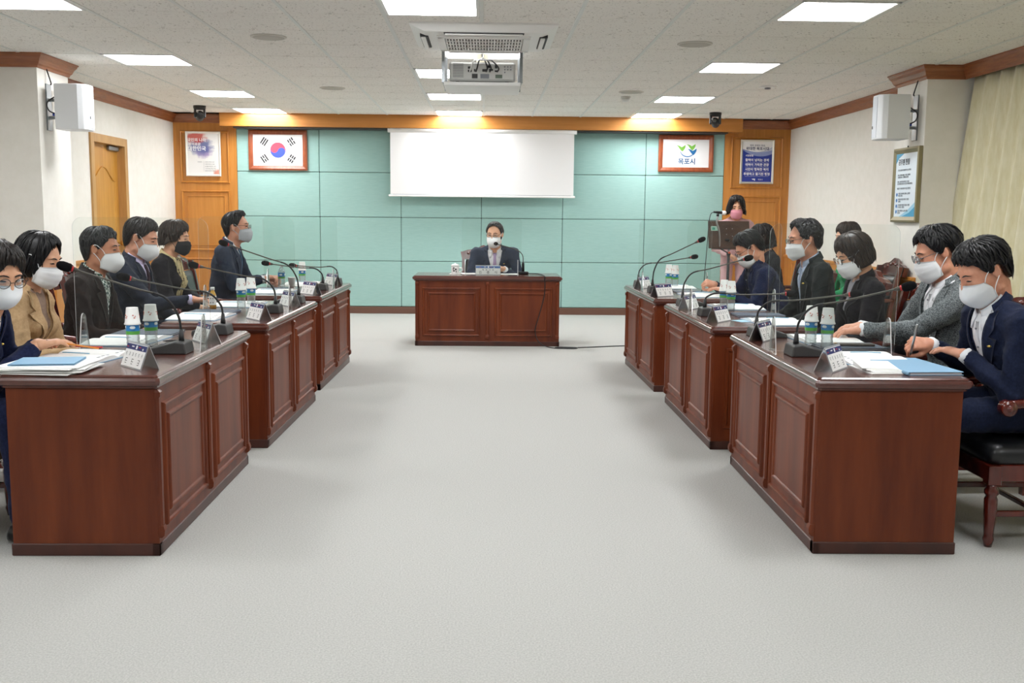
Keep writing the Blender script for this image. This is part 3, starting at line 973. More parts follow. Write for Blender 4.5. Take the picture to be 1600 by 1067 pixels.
desk_fit = {'L1': (-1.298, 4.01, 0.0), 'L2': (-1.272, 5.937, 0.017), 'L3': (-1.282, 7.934, 0.016),
            'R1': (1.35, 4.045, 0.015), 'R2': (1.335, 5.939, -0.002), 'R3': (1.324, 7.941, -0.013)}
DLAB = {'L1': 'long mahogany desk nearest the photographer on the left, with beige-blazer woman behind', 'L2': 'mahogany panelled desk in the middle of the left row',
        'L3': 'mahogany panelled desk at the far end of the left row', 'R1': 'mahogany desk nearest the photographer on the right, blue folder on its end',
        'R2': 'mahogany panelled desk in the middle of the right row', 'R3': 'mahogany panelled desk at the far end of the right row'}
proto = make_desk(); proto_m = make_desk(True)
used = set()
for k, (x, y, a) in desk_fit.items():
    s = -1 if k[0] == 'L' else 1
    d = Vector((math.sin(a), math.cos(a), 0)); n = Vector((math.cos(a), -math.sin(a), 0)) * s
    o_ = Vector((x, y, 0))
    c = o_ + d * (DL / 2) + n * (DD / 2)
    src = proto_m if k == 'R2' else proto
    t = copy_tree(src) if src in used else src
    used.add(src)
    place(t, c, (PI / 2 - a) if s < 0 else (-PI / 2 - a), DLAB[k])
    tag(t, None, 'desk', 'dark panelled conference desks')
    DESKS[k] = (o_, d, n)
t = copy_tree(proto)
place(t, (.017, 10.716 + DD / 2, 0), 0, 'mahogany chairman desk standing alone before the teal wall')
tag(t, None, 'desk', 'dark panelled conference desks')
DESKS['C'] = (Vector((.017 - DL / 2, 10.716, 0)), Vector((1, 0, 0)), Vector((0, 1, 0)))
def on_desk(k, s_, t_, z=DH):
    o_, d, n = DESKS[k]
    p = o_ + d * s_ + n * t_
    return Vector((p.x, p.y, z))

# ================================================================== CHAIRS (local: occupant looks to +y)
def make_chair():
    t = empty('armchair')
    for s in (-1, 1):
        prof = [(.016, 0), (.020, .02), (.024, .035), (.020, .05), (.021, .06), (.027, .16), (.028, .21), (.022, .225), (.030, .235), (.030, .25), (.022, .262), (.026, .275)]
        G().lathe(prof, 14, Matrix.Translation((s * .25, .23, 0))).box(s * .25 - .028, s * .25 + .028, .202, .258, .275, .36, b=.003).build('leg', M_CHAIRW, t)
        pts = [(-.02, 0), (.0, .0), (.0, .0)]
        pl = [(-.265, 0), (-.225, 0), (-.205, .30), (-.205, .42), (-.235, .62), (-.275, .85), (-.298, .96), (-.338, .96), (-.315, .85), (-.272, .62), (-.248, .42), (-.245, .30)]
        G().prism(pl, s * .235 - .018, s * .235 + .018, 'yzx').build('leg', M_CHAIRW, t)
    G().box(-.255, .255, .215, .25, .285, .36, b=.004).box(-.255, -.225, -.23, .22, .285, .36, b=.004).box(.225, .255, -.23, .22, .285, .36, b=.004).box(-.23, .23, -.245, -.215, .285, .36, b=.004).build('seat_rail', M_CHAIRW, t)
    g = G()
    def rr2(ax, ay, z, c):
        pts = []
        for (cx, cy, a0) in ((ax - c, ay - c, 0), (-ax + c, ay - c, 90), (-ax + c, -ay + c, 180), (ax - c, -ay + c, 270)):
            for k in range(4):
                an = R(a0 + 30 * k)
                pts.append((cx + c * math.cos(an), cy + c * math.sin(an), z))
        return pts
    g.rings([rr2(.245, .235, .355, .04), rr2(.262, .25, .375, .05), rr2(.265, .253, .41, .05), rr2(.25, .24, .44, .06), rr2(.19, .18, .452, .07)], smooth=True)
    g.build('seat_cushion', M_LEATHER, t)
    for s in (-1, 1):
        pth = smooth_path([(s * .255, -.262, .66), (s * .275, -.10, .655), (s * .285, .08, .635), (s * .285, .20, .625)], 5)
        g = G().tube(pth, [.02] * len(pth), 10, flat=1.0)
        g.lathe([(.030, -.026), (.034, -.02), (.034, .02), (.030, .026)], 16, Matrix.Translation((s * .285, .205, .612)) @ Matrix.Rotation(PI / 2, 4, 'Y'))
        g.lathe([(.016, -.034), (.016, .034)], 12, Matrix.Translation((s * .285, .205, .612)) @ Matrix.Rotation(PI / 2, 4, 'Y'))
        g.build('armrest', M_CHAIRW, t)
        pth = smooth_path([(s * .268, .05, .32), (s * .29, .02, .42), (s * .30, .03, .52), (s * .285, .08, .62)], 4)
        G().tube(pth, [.026] * len(pth), 8, flat=.7).build('arm_support', M_CHAIRW, t)
        G().box(s * .24 - .012, s * .24 + .012, -.24, .23, .13, .155, b=.003).build('stretcher', M_CHAIRW, t)
    G().box(-.24, .24, -.012, .012, .132, .152, b=.003).build('stretcher', M_CHAIRW, t)
    # back: carved crest, lower rail, leather pad
    def back_y(z): return -.225 - .17 * (z - .42) - .06 * max(0, z - .6)
    crest = [(-.255, .87), (.255, .87)]
    top = []
    for k in range(25):
        u = 1 - k / 12
        top.append((.27 * u, 0.955 + .060 * math.cos(u * PI / 2) ** 1.5 + .02 * math.cos(u * PI * 2.5) * (1 - abs(u))))
    pl = crest + top
    M = Matrix.Translation((0, back_y(.92) - .03, 0)) @ Matrix.Translation((0, 0, .92)) @ Matrix.Rotation(R(11), 4, 'X') @ Matrix.Translation((0, 0, -.92))
    g = G().prism(pl, -.02, .02, 'xzy', M)
    cr = g.build('crest_rail', M_CHAIRW, t)
    g = G()
    for s in (-1, 1):
        for q in range(3):
            g.ball((s * (.05 + .065 * q), .018, .972 - .018 * q), (.030 - .005 * q, .012, .016), 10, M)
    g.ball((0, .02, .985), (.03, .015, .02), 10, M)
    g.build('carving', M_CHAIRW, cr)
    M2 = Matrix.Translation((0, back_y(.48) - .008, .48)) @ Matrix.Rotation(R(11), 4, 'X')
    G().box(-.225, .225, -.016, .016, -.02, .03, M=M2).build('lower_rail', M_CHAIRW, t)
    g = G()
    rs = []
    for ax, az, y in ((.205, .175, -.022), (.212, .185, -.012), (.212, .185, .012), (.20, .175, .028), (.15, .13, .036)):
        rs.append([(px_, y, pz_) for px_, pz_, _ in rr2(ax, az, 0, .03)])
    M3 = Matrix.Translation((0, back_y(.69) - .012, .69)) @ Matrix.Rotation(R(11.5), 4, 'X')
    g.rings(rs, M=M3, smooth=True)
    g.build('back_cushion', M_LEATHER, t)
    return t
CHAIR = make_chair()
_chair_used = [False]
def chair(x, y, rz, label):
    t = copy_tree(CHAIR) if _chair_used[0] else CHAIR
    _chair_used[0] = True
    place(t, (x, y, 0), rz, label)
    return tag(t, None, 'chair', 'carved wooden armchairs with black leather')

# ================================================================== ON THE DESKS
# ---- clear acrylic partitions
def partition(loc, rz, label):
    """local: panel in the xz plane, .63 wide, .62 tall"""
    t = empty('acrylic_partition', loc, rz, label, 'partition', 'clear acrylic partitions on the desks')
    W, H, c = .315, .62, .05
    pl = [(-W, .003), (W, .003)]
    for k in range(7): 
        a = R(15 * k); pl.append((W - c + c * math.cos(a), H - c + c * math.sin(a)))
    for k in range(7):
        a = R(90 + 15 * k); pl.append((-W + c + c * math.cos(a), H - c + c * math.sin(a)))
    n = len(pl); th = .002
    g = G()
    vs = [(x, -th, z) for x, z in pl] + [(x, th, z) for x, z in pl]
    g.add(vs, [tuple(range(n - 1, -1, -1)), tuple(range(n, 2 * n))])
    g.mat(1).add(vs, [(i, (i + 1) % n, n + (i + 1) % n, n + i) for i in range(n)])
    g.build('panel', [M_ACRYL, M_ACRED], t)
    for s in (-1, 1):
        x = s * (W - .035)
        q = [(-.06, 0), (.06, 0)] if s > 0 else [(-.06, 0), (.06, 0)]
        hh = .17
        for k in range(9):
            a = R(22.5 * k); q.append((.028 * math.cos(a) + 0, hh - .03 + .03 * math.sin(a)))
        g = G()
        n2 = len(q)
        vs = [(x - .0025, y, z) for y, z in q] + [(x + .0025, y, z) for y, z in q]
        g.add(vs, [tuple(range(n2 - 1, -1, -1)), tuple(range(n2, 2 * n2))])
        g.mat(1).add(vs, [(i, (i + 1) % n2, n2 + (i + 1) % n2, n2 + i) for i in range(n2)])
        g.build('support_foot', [M_ACRYL, M_ACRED], t)
PN = {'L1': 'clear acrylic partition between the beige-blazer woman and the near left seat', 'L2': 'clear acrylic partition on the middle left desk',
      'L3': 'clear acrylic partition on the far left desk', 'R1': 'clear acrylic partition between the grey-jacket man and the writing navy-suit man',
      'R2': 'clear acrylic partition on the middle right desk', 'R3': 'clear acrylic partition on the far right desk'}
for k in PN:
    o_, d, n = DESKS[k]
    c = on_desk(k, DL / 2 + (.03 if k == 'R1' else 0), DD / 2 - .005)
    partition(c, math.atan2(n.y, n.x), PN[k])
partition((.058, 10.80, DH), 0, 'clear acrylic partition standing in front of the seated chairman')

# ---- gooseneck microphones
def microphone(base, rz, head, label):
    t = empty('desk_microphone', (base.x, base.y, DH), rz, label, 'microphone', 'gooseneck desk microphones')
    prof = [(-.10, 0), (.095, 0), (.085, .052), (.045, .058), (-.095, .022)]   # local y towards the aisle
    g = G().prism(prof, -.07, .07, 'yzx')
    b = g.build('base', M_DGREY, t)
    bv = b.modifiers.new('b', 'BEVEL'); bv.width = .006; bv.segments = 2
    G().box(-.06, -.02, -.05, .0, .034, .046, M=Matrix.Rotation(R(14), 4, 'X')).build('speaker_slot', M_BLACK, t)
    G().lathe([(.009, 0), (.009, .004)], 10, Matrix.Translation((.035, -.02, .043))).build('talk_button', M_GREYINK, t)
    inv = Matrix.Translation((base.x, base.y, DH)) @ Matrix.Rotation(rz, 4, 'Z')
    h = inv.inverted() @ Vector(head)
    p0 = Vector((0, .055, .055))
    dv = h - p0
    dz = dv.z
    G().tube([p0, p0 + Vector((0, 0, .02)), p0 + Vector((0, 0, .055))], [.014, .012, .008], 10).build('neck_socket', M_BLACK, t)
    ctrl = [p0 + Vector((0, 0, .05)), p0 + Vector((dv.x * .03, dv.y * .03, .05 + dz * .22)), p0 + Vector((dv.x * .16, dv.y * .16, .05 + dz * .46)), p0 + Vector((dv.x * .45, dv.y * .45, .02 + dz * .68)), h]
    pth = smooth_path(ctrl, 7)
    nk = int(len(pth) * .62)
    G().tube(pth[:nk + 1], .0058, 8).build('lower_neck', M_BLACK, t)
    G().tube(pth[nk:], .0045, 8).build('upper_neck', M_NECK, t)
    e = (pth[-1] - pth[-4]).normalized()
    M = Matrix.Translation(h) @ e.to_track_quat('Z', 'Y').to_matrix().to_4x4()
    G().lathe([(.006, -.03), (.010, -.015), (.010, -.004)], 12, M).build('capsule_sleeve', M_NECK, t)
    G().lathe([(.0125, -.004), (.0125, .004)], 12, M).build('red_ring', M_RED, t)
    G().lathe([(.012, .003), (.019, .010), (.0215, .026), (.0215, .042), (.017, .058), (.008, .066), (0, .067)], 14, M, cap1=False).build('foam_windscreen', M_FOAM, t)
    return t
MH = {'L1': [((-1.817, 4.50, 1.145), 'gooseneck microphone in front of the beige-blazer woman, nearest on the left'), ((-1.811, 5.2, 1.059), 'gooseneck microphone crossing in front of the brown-blazer man')],
      'L2': [((-1.826, 6.5, 1.054), 'gooseneck microphone reaching toward the woman with patterned scarf'), ((-1.791, 7.1, 1.174), 'gooseneck microphone crossing before the chest of the glasses man on the left')],
      'L3': [((-1.804, 8.5, .973), 'low gooseneck microphone, nearer one on the far left desk'), ((-1.699, 9.1, .928), 'low gooseneck microphone at the far end of the left row')],
      'R1': [((1.866, 4.5, 1.089), 'gooseneck microphone reaching toward the grey-jacket man, nearest on the right'), ((1.889, 5.2, 1.005), 'gooseneck microphone crossing before the woman in black')],
      'R2': [((1.943, 6.5, .907), 'low gooseneck microphone crossing before the dark-green-jacket man'), ((1.817, 7.1, 1.103), 'gooseneck microphone crossing before the bowed man in navy')],
      'R3': [((1.78, 8.5, 1.191), 'tall gooseneck microphone, nearer one on the far right desk'), ((1.847, 9.1, 1.032), 'lower gooseneck microphone at the far end of the right row')]}
for k, hs in MH.items():
    s = -1 if k[0] == 'L' else 1
    for (h, lb), so in zip(hs, (.68, 1.43)):
        b = on_desk(k, so, .165)
        microphone(b, -PI / 2 if s < 0 else PI / 2, h, lb)
# chairman's microphone: small round base
t = empty('desk_microphone', (.405, 11.10, DH), 0, 'slim gooseneck microphone on the chairman desk', 'microphone', 'gooseneck desk microphones')
G().box(-.06, .06, -.05, .05, 0, .03, b=.008).build('base', M_BLACK, t)
G().lathe([(.016, .03), (.014, .12), (.009, .13)], 12).build('stem', M_BLACK, t)
pth = smooth_path([(0, 0, .12), (-.005, -.005, .20), (-.05, -.02, .255), (-.16, -.06, .295), (-.29, -.11, .33)], 6)
G().tube(pth, .005, 8).build('neck', M_NECK, t)
G().ball((-.30, -.112, .334), (.024, .02, .02)).build('foam_windscreen', M_FOAM, t)
pth = smooth_path([(.06, 0, .01), (.16, -.02, .008), (.20, -.20, .008), (.215, -.372, .004), (.218, -.392, -.03), (.215, -.39, -.20), (.16, -.40, -.42), (.12, -.42, -.58), (.17, -.45, -.70), (.30, -.52, -.743), (.52, -.56, -.744), (.56, -.48, -.744), (.40, -.44, -.744), (.34, -.50, -.744), (.60, -.47, -.744), (1.1, -.30, -.744), (2.0, -.1, -.744)], 6)
G().tube(pth, .0055, 6).build('cable', M_BLACK, t)

# ---- water bottles with paper cups upside down over the neck
M_LBL1 = mat('label blue', '#2b7fc0', 0.4); M_LBL2 = mat('label green', '#5fae4a', 0.4); M_LBLW = mat('label white', '#e9f2f4', 0.4)
M_CAP = mat('bottle cap', '#e4e8ea', 0.4)
M_CUP = mat('paper cup', '#ececea', 0.7); M_CUPR = mat('cup print red', '#c4503c', 0.6)
def make_bottle(cup):
    t = empty('water_bottle')
    prof = [(.024, 0), (.029, .006), (.030, .02), (.0275, .03), (.030, .04), (.0275, .05), (.030, .06), (.0285, .07), (.030, .08), (.030, .125), (.029, .135), (.022, .155), (.013, .172), (.012, .185)]
    G().lathe(prof, 16).build('bottle_body', M_PET, t)
    G().lathe([(.0308, .080), (.0308, .096)], 16, cap0=False, cap1=False).build('label_green', M_LBL2, t)
    G().lathe([(.0308, .096), (.0308, .130)], 16, cap0=False, cap1=False).build('label_blue', M_LBL1, t)
    g = G()
    for k in range(4):
        M = Matrix.Rotation(k * PI / 2, 4, 'Z')
        g.ball((.0295, 0, .113), (.003, .013, .008), 8, M)
    g.build('label_emblem', M_LBLW, t)
    G().lathe([(.0135, .178), (.0135, .192), (.012, .194)], 12).build('bottle_cap', M_CAP, t)
    return t
def make_cup():
    t = empty('paper_cup')
    G().lathe([(.0365, 0), (.0375, .002), (.0375, .006), (.0345, .008), (.0265, .078), (.0255, .080), (.0255, .077), (.0, .077)], 18, cap0=False, cap1=False).build('cup_wall', M_CUP, t)
    g = G()
    for k in range(5):
        M = Matrix.Rotation(k * 2 * PI / 5, 4, 'Z')
        for (dy, z, w_) in ((-.006, .045, .006), (.004, .040, .004), (0, .033, .007)):
            g.box(.0300 - (z - .04) * .12, .0325 - (z - .04) * .12, dy - w_ / 2, dy + w_ / 2, z - .002, z + .002, M=M)
    g.build('cup_print', M_CUPR, t)
    return t
BOT = make_bottle(True); CUP = make_cup()
bu = [0, 0]
def bottle(x, y, label, cup_label=None, rz=0.0):
    t = copy_tree(BOT) if bu[0] else BOT
    bu[0] = 1
    place(t, (x, y, DH), rz, label); tag(t, None, 'bottle', 'small water bottles on the desks')
    if cup_label:
        c = copy_tree(CUP) if bu[1] else CUP
        bu[1] = 1
        place(c, (x, y, DH + .125), rz, cup_label); tag(c, None, 'cup', 'paper cups turned over on the bottles')
bottle(-1.645, 4.735, 'water bottle on the near left desk, the nearer of the pair', 'upturned paper cup on the nearer bottle of the near left desk', .3)
bottle(-1.615, 4.90, 'water bottle on the near left desk, the farther of the pair', 'upturned paper cup on the farther bottle of the near left desk', 1.2)
bottle(-1.655, 6.88, 'water bottle on the middle left desk, left of the pair', 'upturned paper cup on the left bottle of the middle left desk', .8)
bottle(-1.625, 7.04, 'water bottle on the middle left desk, right of the pair', 'upturned paper cup on the right bottle of the middle left desk', 2.0)
bottle(-1.775, 8.84, 'bare capped water bottle on the far left desk')
bottle(-1.675, 9.28, 'water bottle under a paper cup on the far left desk', 'upturned paper cup on the far left desk', .2)
bottle(1.655, 5.08, 'water bottle on the near right desk, the farther of the pair', 'upturned paper cup on the farther bottle of the near right desk', .6)
bottle(1.70, 4.965, 'water bottle on the near right desk, the nearer of the pair', 'upturned paper cup on the nearer bottle of the near right desk', 2.3)
bottle(1.690, 7.13, 'water bottle on the middle right desk, left of the pair', 'upturned paper cup on the left bottle of the middle right desk', .1)
bottle(1.708, 7.00, 'water bottle on the middle right desk, right of the pair', 'upturned paper cup on the right bottle of the middle right desk', 1.7)
bottle(1.685, 9.30, 'water bottle on the far right desk, left of the pair', 'upturned paper cup on the left bottle of the far right desk', .4)
bottle(1.722, 9.18, 'water bottle on the far right desk, right of the pair', 'upturned paper cup on the right bottle of the far right desk', 2.8)
# plain paper cup standing, small drink bottle, chairman's lidded mug
t = empty('paper_cup', (-1.72, 9.02, DH), 0, 'white paper cup standing upright on the far left desk', 'cup')
G().lathe([(.025, 0), (.035, .075), (.0365, .078), (.035, .08), (.033, .076), (.024, .004), (0, .004)], 18, cap1=False).build('cup_wall', M_CUP, t)
t = empty('drink_bottle', (-1.86, 6.93, DH), 0, 'small vitamin drink bottle with white face label by the scarf woman', 'bottle')
G().lathe([(.022, 0), (.024, .004), (.024, .085), (.018, .10), (.012, .115), (.012, .125)], 14).build('bottle_body', mat('amber plastic', '#c99a3c', .3), t)
G().lathe([(.0246, .02), (.0246, .082)], 14, cap0=False, cap1=False).build('label', M_PAPER, t)
for z in (.036, .064):
    for s in (-1, 1):
        G().ball((.008 * s, -.0238, z), (.004, .002, .004), 8).build('face_dot', M_INK, t)
G().lathe([(.0145, .120), (.0145, .138), (.013, .14)], 14).build('cap', M_WHITE, t)
t = empty('lidded_mug', (-.335, 11.02, DH), 0, 'white patterned lidded mug on the chairman desk', 'mug')
G().lathe([(.038, 0), (.042, .005), (.042, .085), (.04, .09)], 20).build('mug_body', M_WHITE, t)
G().lathe([(.045, .09), (.045, .098), (.03, .108), (.008, .112), (.008, .12)], 20).build('lid', M_WHITE, t)
G().tube(smooth_path([(.04, 0, .07), (.07, 0, .065), (.072, 0, .035), (.04, 0, .02)], 5), .006, 8).build('handle', M_WHITE, t)
g = G()
for (x, z, w_, h_) in ((-.015, .07, .02, .01), (.008, .055, .016, .018), (-.012, .038, .018, .012), (.012, .03, .01, .012), (-.02, .055, .008, .014)):
    g.box(x - w_ / 2, x + w_ / 2, -.0435, -.036, z - h_ / 2, z + h_ / 2)
g.build('ink_pattern', M_INK, t)
G().lathe([(.062, 0), (.066, .006), (.05, .003), (0, .003)], 24, Matrix.Translation((0, 0, -.0001)), cap1=False).build('saucer', M_WHITE, t)

# ---- tent name plates
def marks(parent, n, x0, x1, z, h, M, m=M_INK, seed=0):
    """printed characters too small to read, as stroke marks"""
    rn = random.Random(seed)
    for k in range(n):
        cx = x0 + (x1 - x0) * (k + .5) / n
        g = G(); w_ = h * .8
        g.box(cx - w_ / 2, cx + w_ / 2, -.0004, .0, z + h * .35, z + h * .45, M=M)
        q = rn.choice((0, 1))
        if q:
            g.box(cx + w_ * .25, cx + w_ * .38, -.0004, .0, z - h * .45, z + h * .45, M=M)
            g.box(cx - w_ * .45, cx + w_ * .1, -.0004, .0, z - h * .1, z, M=M)
        else:
            g.box(cx - w_ * .4, cx - w_ * .28, -.0004, .0, z - h * .2, z + h * .4, M=M)
            g.box(cx - w_ * .45, cx + w_ * .45, -.0004, .0, z - h * .12, z - h * .02, M=M)
        g.box(cx - w_ * .4, cx + w_ * .4, -.0004, .0, z - h * .5, z - h * .4, M=M)
        g.build('printed_mark', m, parent)
M_BAND = mat('plate band navy', '#22306a', 0.4)
M_BANDC = mat('plate band blue', '#3f68a8', 0.4)
M_CLEARP = clear_mat('clear plate', '#f4f7f8', 0.10, 0.38, '#dfe4ea')
def name_plate(x, y, rz, label, W=.20, title=None, name_=None, depth=.082, H=.105, band=None, seed=0):
    t = empty('name_plate', (x, y, DH), rz, label, 'name plate', 'tent name plates on the desks')
    a, b = W / 2, depth / 2
    th = .002
    for s in (-1, 1):
        vs = [(-a, s * b, 0), (a, s * b, 0), (a, 0, H), (-a, 0, H), (-a, s * (b - th * 1.4), 0), (a, s * (b - th * 1.4), 0), (a, 0, H - th * 2.5), (-a, 0, H - th * 2.5)]
        G().add(vs, [(0, 1, 2, 3), (7, 6, 5, 4), (0, 4, 5, 1), (1, 5, 6, 2), (3, 2, 6, 7), (0, 3, 7, 4)]).build('clear_leaf', M_CLEARP, t)
    an = math.atan2(b, H)
    sl = math.hypot(b, H)
    # frame: x right, z up the slope, -y outwards
    for side in ((-1, 1) if name_ is None else (-1,)):
        M = (Matrix.Identity(4) if side < 0 else Matrix.Rotation(PI, 4, 'Z')) @ Matrix.Translation((0, -b - .0012, 0)) @ Matrix.Rotation(-an, 4, 'X')
        c = G().box(-a + .004, a - .004, -.0005, .0, .006, sl - .008, M=M).build('paper_card', M_PAPER, t)
        M1 = M @ Matrix.Translation((0, -.0006, 0))
        G().box(-a + .004, a - .004, -.0004, 0, sl - .034, sl - .010, M=M1).build('header_band', band or M_BAND, c)
        M2 = M @ Matrix.Translation((0, -.0012, 0))
        for (xa, xb, za, zb, mm) in ((-.004, .010, .030, .014, M_WTXT), (-.045, -.022, .023, .018, M_WTXT), (.06, .07, .03, .022, M_WTXT), (.022, .042, .022, .018, M_RED), (-.09, -.075, .026, .022, M_RED)):
            G().box(xa, xb, -.0004, 0, sl - za, sl - zb, M=M2).build('header_emblem', mm, c)
        MT = M @ Matrix.Translation((0, -.0008, 0)) @ FM
        if name_:
            for q, ch in enumerate(name_):
                text(ch, .036, M_INK, c, MT @ Matrix.Translation((-a * .62 + a * 1.24 * q / 2, .030, 0)))
            if title:
                nt_ = len(title)
                for q, ch in enumerate(title):
                    text(ch, .022, M_INK, c, MT @ Matrix.Translation((-a * .40 + a * .80 * q / (nt_ - 1), .058, 0)))
        else:
            marks(c, 3, -a * .9, a * .9, .030, .024, M1, M_INK, seed)
            marks(c, 6, -a * .9, a * .9, .060, .014, M1, M_INK, seed + 7)
    return t
name_plate(-1.448, 4.235, R(-48), 'tent name plate at the near corner of the near left desk', seed=1)
name_plate(-1.400, 5.08, R(-56), 'tent name plate behind the partition foot of the near left desk', seed=2)
name_plate(-1.385, 6.19, R(-54), 'tent name plate at the near corner of the middle left desk', seed=3)
name_plate(-1.375, 7.12, R(-56), 'tent name plate at the far end of the middle left desk', seed=4)
name_plate(-1.405, 8.15, R(-50), 'tent name plate at the near corner of the far left desk', seed=5)
name_plate(-1.390, 9.22, R(-54), 'tent name plate at the far end of the left row', seed=6)
name_plate(1.490, 4.285, R(53), 'tent name plate at the near corner of the near right desk', seed=7)
name_plate(1.475, 5.32, R(55), 'tent name plate behind the partition foot of the near right desk', seed=8)
name_plate(1.455, 6.26, R(53), 'tent name plate at the near corner of the middle right desk', seed=9)
name_plate(1.430, 7.08, R(56), 'tent name plate at the far end of the middle right desk', seed=10)
name_plate(1.435, 8.20, R(40), 'tent name plate at the near corner of the far right desk', seed=11)
name_plate(1.420, 9.12, R(54), 'tent name plate at the far end of the right row', seed=12)
name_plate(.022, 10.93, 0, 'chairman name plate with blue header band', W=.27, title='목포시장', name_='김종식', band=M_BANDC)

# ---- papers, booklets, folders, pens
def paper(x, y, rz, label, W=.21, D=.297, n=1, m=M_PAPER, z=DH, cat='paper', print_rows=6, group='loose papers on the desks'):
    t = empty('paper_sheet', (x, y, z), rz, label, cat, group)
    h = .0012 * n
    G().box(-W / 2, W / 2, -D / 2, D / 2, .0003, .0003 + h).build('sheet', m, t)
    rn = random.Random(int(abs(x * 917 + y * 331)))
    g = G()
    for k in range(print_rows):
        yy = D * .36 - k * D * .11
        g.box(-W * .38, W * (.1 + .28 * rn.random()), yy - .0035, yy + .0035, h + .0003, h + .0006)
    if print_rows:
        g.build('printed_lines', M_GREYINK, t)
    return t
def booklet(x, y, rz, label, z=DH, W=.42, D=.297, cover=M_FOLDER):
    """open booklet: local x across the spread, y along the spine"""
    t = empty('open_booklet', (x, y, z), rz, label, 'booklet', 'open booklets on the desks')
    G().box(-W / 2 - .004, W / 2 + .004, -D / 2 - .004, D / 2 + .004, .0002, .0025).build('cover', cover, t)
    for s in (-1, 1):
        rs = []
        for k in range(9):
            u = k / 8
            zz = .004 + .020 * math.sin(PI * min(1, u * 1.05)) ** .7 * (1 - u * .75) 
            xx = s * W / 2 * u
            rs.append([(xx, -D / 2, .0026), (xx, D / 2, .0026), (xx, D / 2, zz + .003), (xx, -D / 2, zz + .003)])
        G().rings(rs, smooth=False).build('pages', M_PAPER, t)
        g = G()
        for k in range(5):
            xx = s * (W * .10 + W * .33 * k / 4)
            u = abs(xx) / (W / 2)
            zz = .0072 + .020 * math.sin(PI * min(1, u * 1.05)) ** .7 * (1 - u * .75)
            g.box(xx - .011, xx + .011, -D * .42, -D * .39, zz, zz + .0006)
        g.build('print_blocks', M_GREYINK, t)
    g = G()
    pth = [(-.03 + .0, .1, .024), (-.045, .03, .026), (-.05, -.04, .025)]
    g.tube(smooth_path(pth, 5), .002, 5).build('blue_swoosh', M_CB, t)
    return t
def folder(x, y, rz, label, W=.30, D=.40, th=.012, m=M_FOLDER, z=DH):
    t = empty('document_folder', (x, y, z), rz, label, 'folder')
    G().box(-W / 2, W / 2, -D / 2, D / 2, 0.0002, .003, b=.001).build('back_cover', m, t)
    G().box(-W / 2 + .006, W / 2 - .006, -D / 2 + .006, D / 2 - .006, .003, th - .003).build('page_block', M_PAPERB, t)
    G().box(-W / 2, W / 2, -D / 2, D / 2, th - .003, th, b=.001).build('front_cover', m, t)
    G().tube([(-W / 2, -D / 2 + .002, th / 2), (-W / 2, D / 2 - .002, th / 2)], th / 2, 8).build('spine', m, t)
    return t
def pen(p0, p1, label, m, tip=M_BLACK, r=.004, cat='pen', clip=M_STEEL):
    p0 = Vector(p0); p1 = Vector(p1)
    t = empty('pen' if cat == 'pen' else 'pencil', p0, 0, label, cat)
    d = (p1 - p0); L_ = d.length
    M = d.to_track_quat('Z', 'Y').to_matrix().to_4x4()
    G().lathe([(.0008, 0), (r, .014)], 10, M).build('tip', tip, t)
    G().lathe([(r, .014), (r, L_ - .004), (r * .8, L_)], 10, M).build('barrel', m, t)
    if cat == 'pen':
        G().box(-.0012, .0012, r, r + .0018, L_ - .045, L_ - .006, M=M).build('clip', clip, t)
    else:
        G().lathe([(r * 1.05, L_ - .02), (r * 1.05, L_)], 10, M).build('ferrule', M_BLACK, t)
    return t
# near left desk, near seat
folder(-1.80, 4.175, R(8), 'thin grey-blue folder on top of the paper stack, near left desk', W=.25, D=.20, th=.008, z=DH + .0285)
for k in range(7):
    paper(-1.79 + .008 * ((k * 37) % 5 - 2), 4.155 + .006 * ((k * 53) % 5 - 2), R(90 + ((k * 29) % 13 - 6)), ('lowest', 'second lowest', 'third lowest', 'middle', 'third highest', 'second highest', 'topmost')[k] + ' white sheet of the paper stack on the near left desk', W=.25, D=.33, n=3, z=DH + .004 * k, print_rows=0, group='sheets in the near left paper stack')
booklet(-1.775, 4.52, R(80), 'open booklet under the red pen, nearest on the left', cover=M_FOLDER)
pen((-1.915, 4.66, DH + .032), (-1.745, 4.62, DH + .032), 'red pen lying on the open booklet, near left desk', M_RED)
booklet(-1.80, 5.10, R(86), 'open booklet in front of the beige-blazer woman')
folder(-1.80, 5.42, R(90), 'dark slate folder behind the booklet on the near left desk', W=.24, D=.32, m=M_FOLDERD)
pen((-1.60, 5.02, DH + .012), (-1.50, 5.10, DH + .006), 'dark pen beside the bottles on the near left desk', M_INK)
# middle left
booklet(-1.76, 6.30, R(86), 'open booklet on the near half of the middle left desk')
folder(-1.76, 6.58, R(88), 'dark folder on the middle left desk', W=.22, D=.30, m=M_FOLDERD)
booklet(-1.74, 7.15, R(88), 'open booklet on the far half of the middle left desk')
# far left
booklet(-1.74, 8.35, R(88), 'open booklet on the near half of the far left desk')
folder(-1.80, 8.62, R(90), 'dark folder on the far left desk', W=.2, D=.26, m=M_FOLDERD)
paper(-1.68, 9.10, R(80), 'loose white sheets near the far end of the left row', n=3)
booklet(-1.66, 9.33, R(86), 'open booklet at the far end of the left row', W=.36)
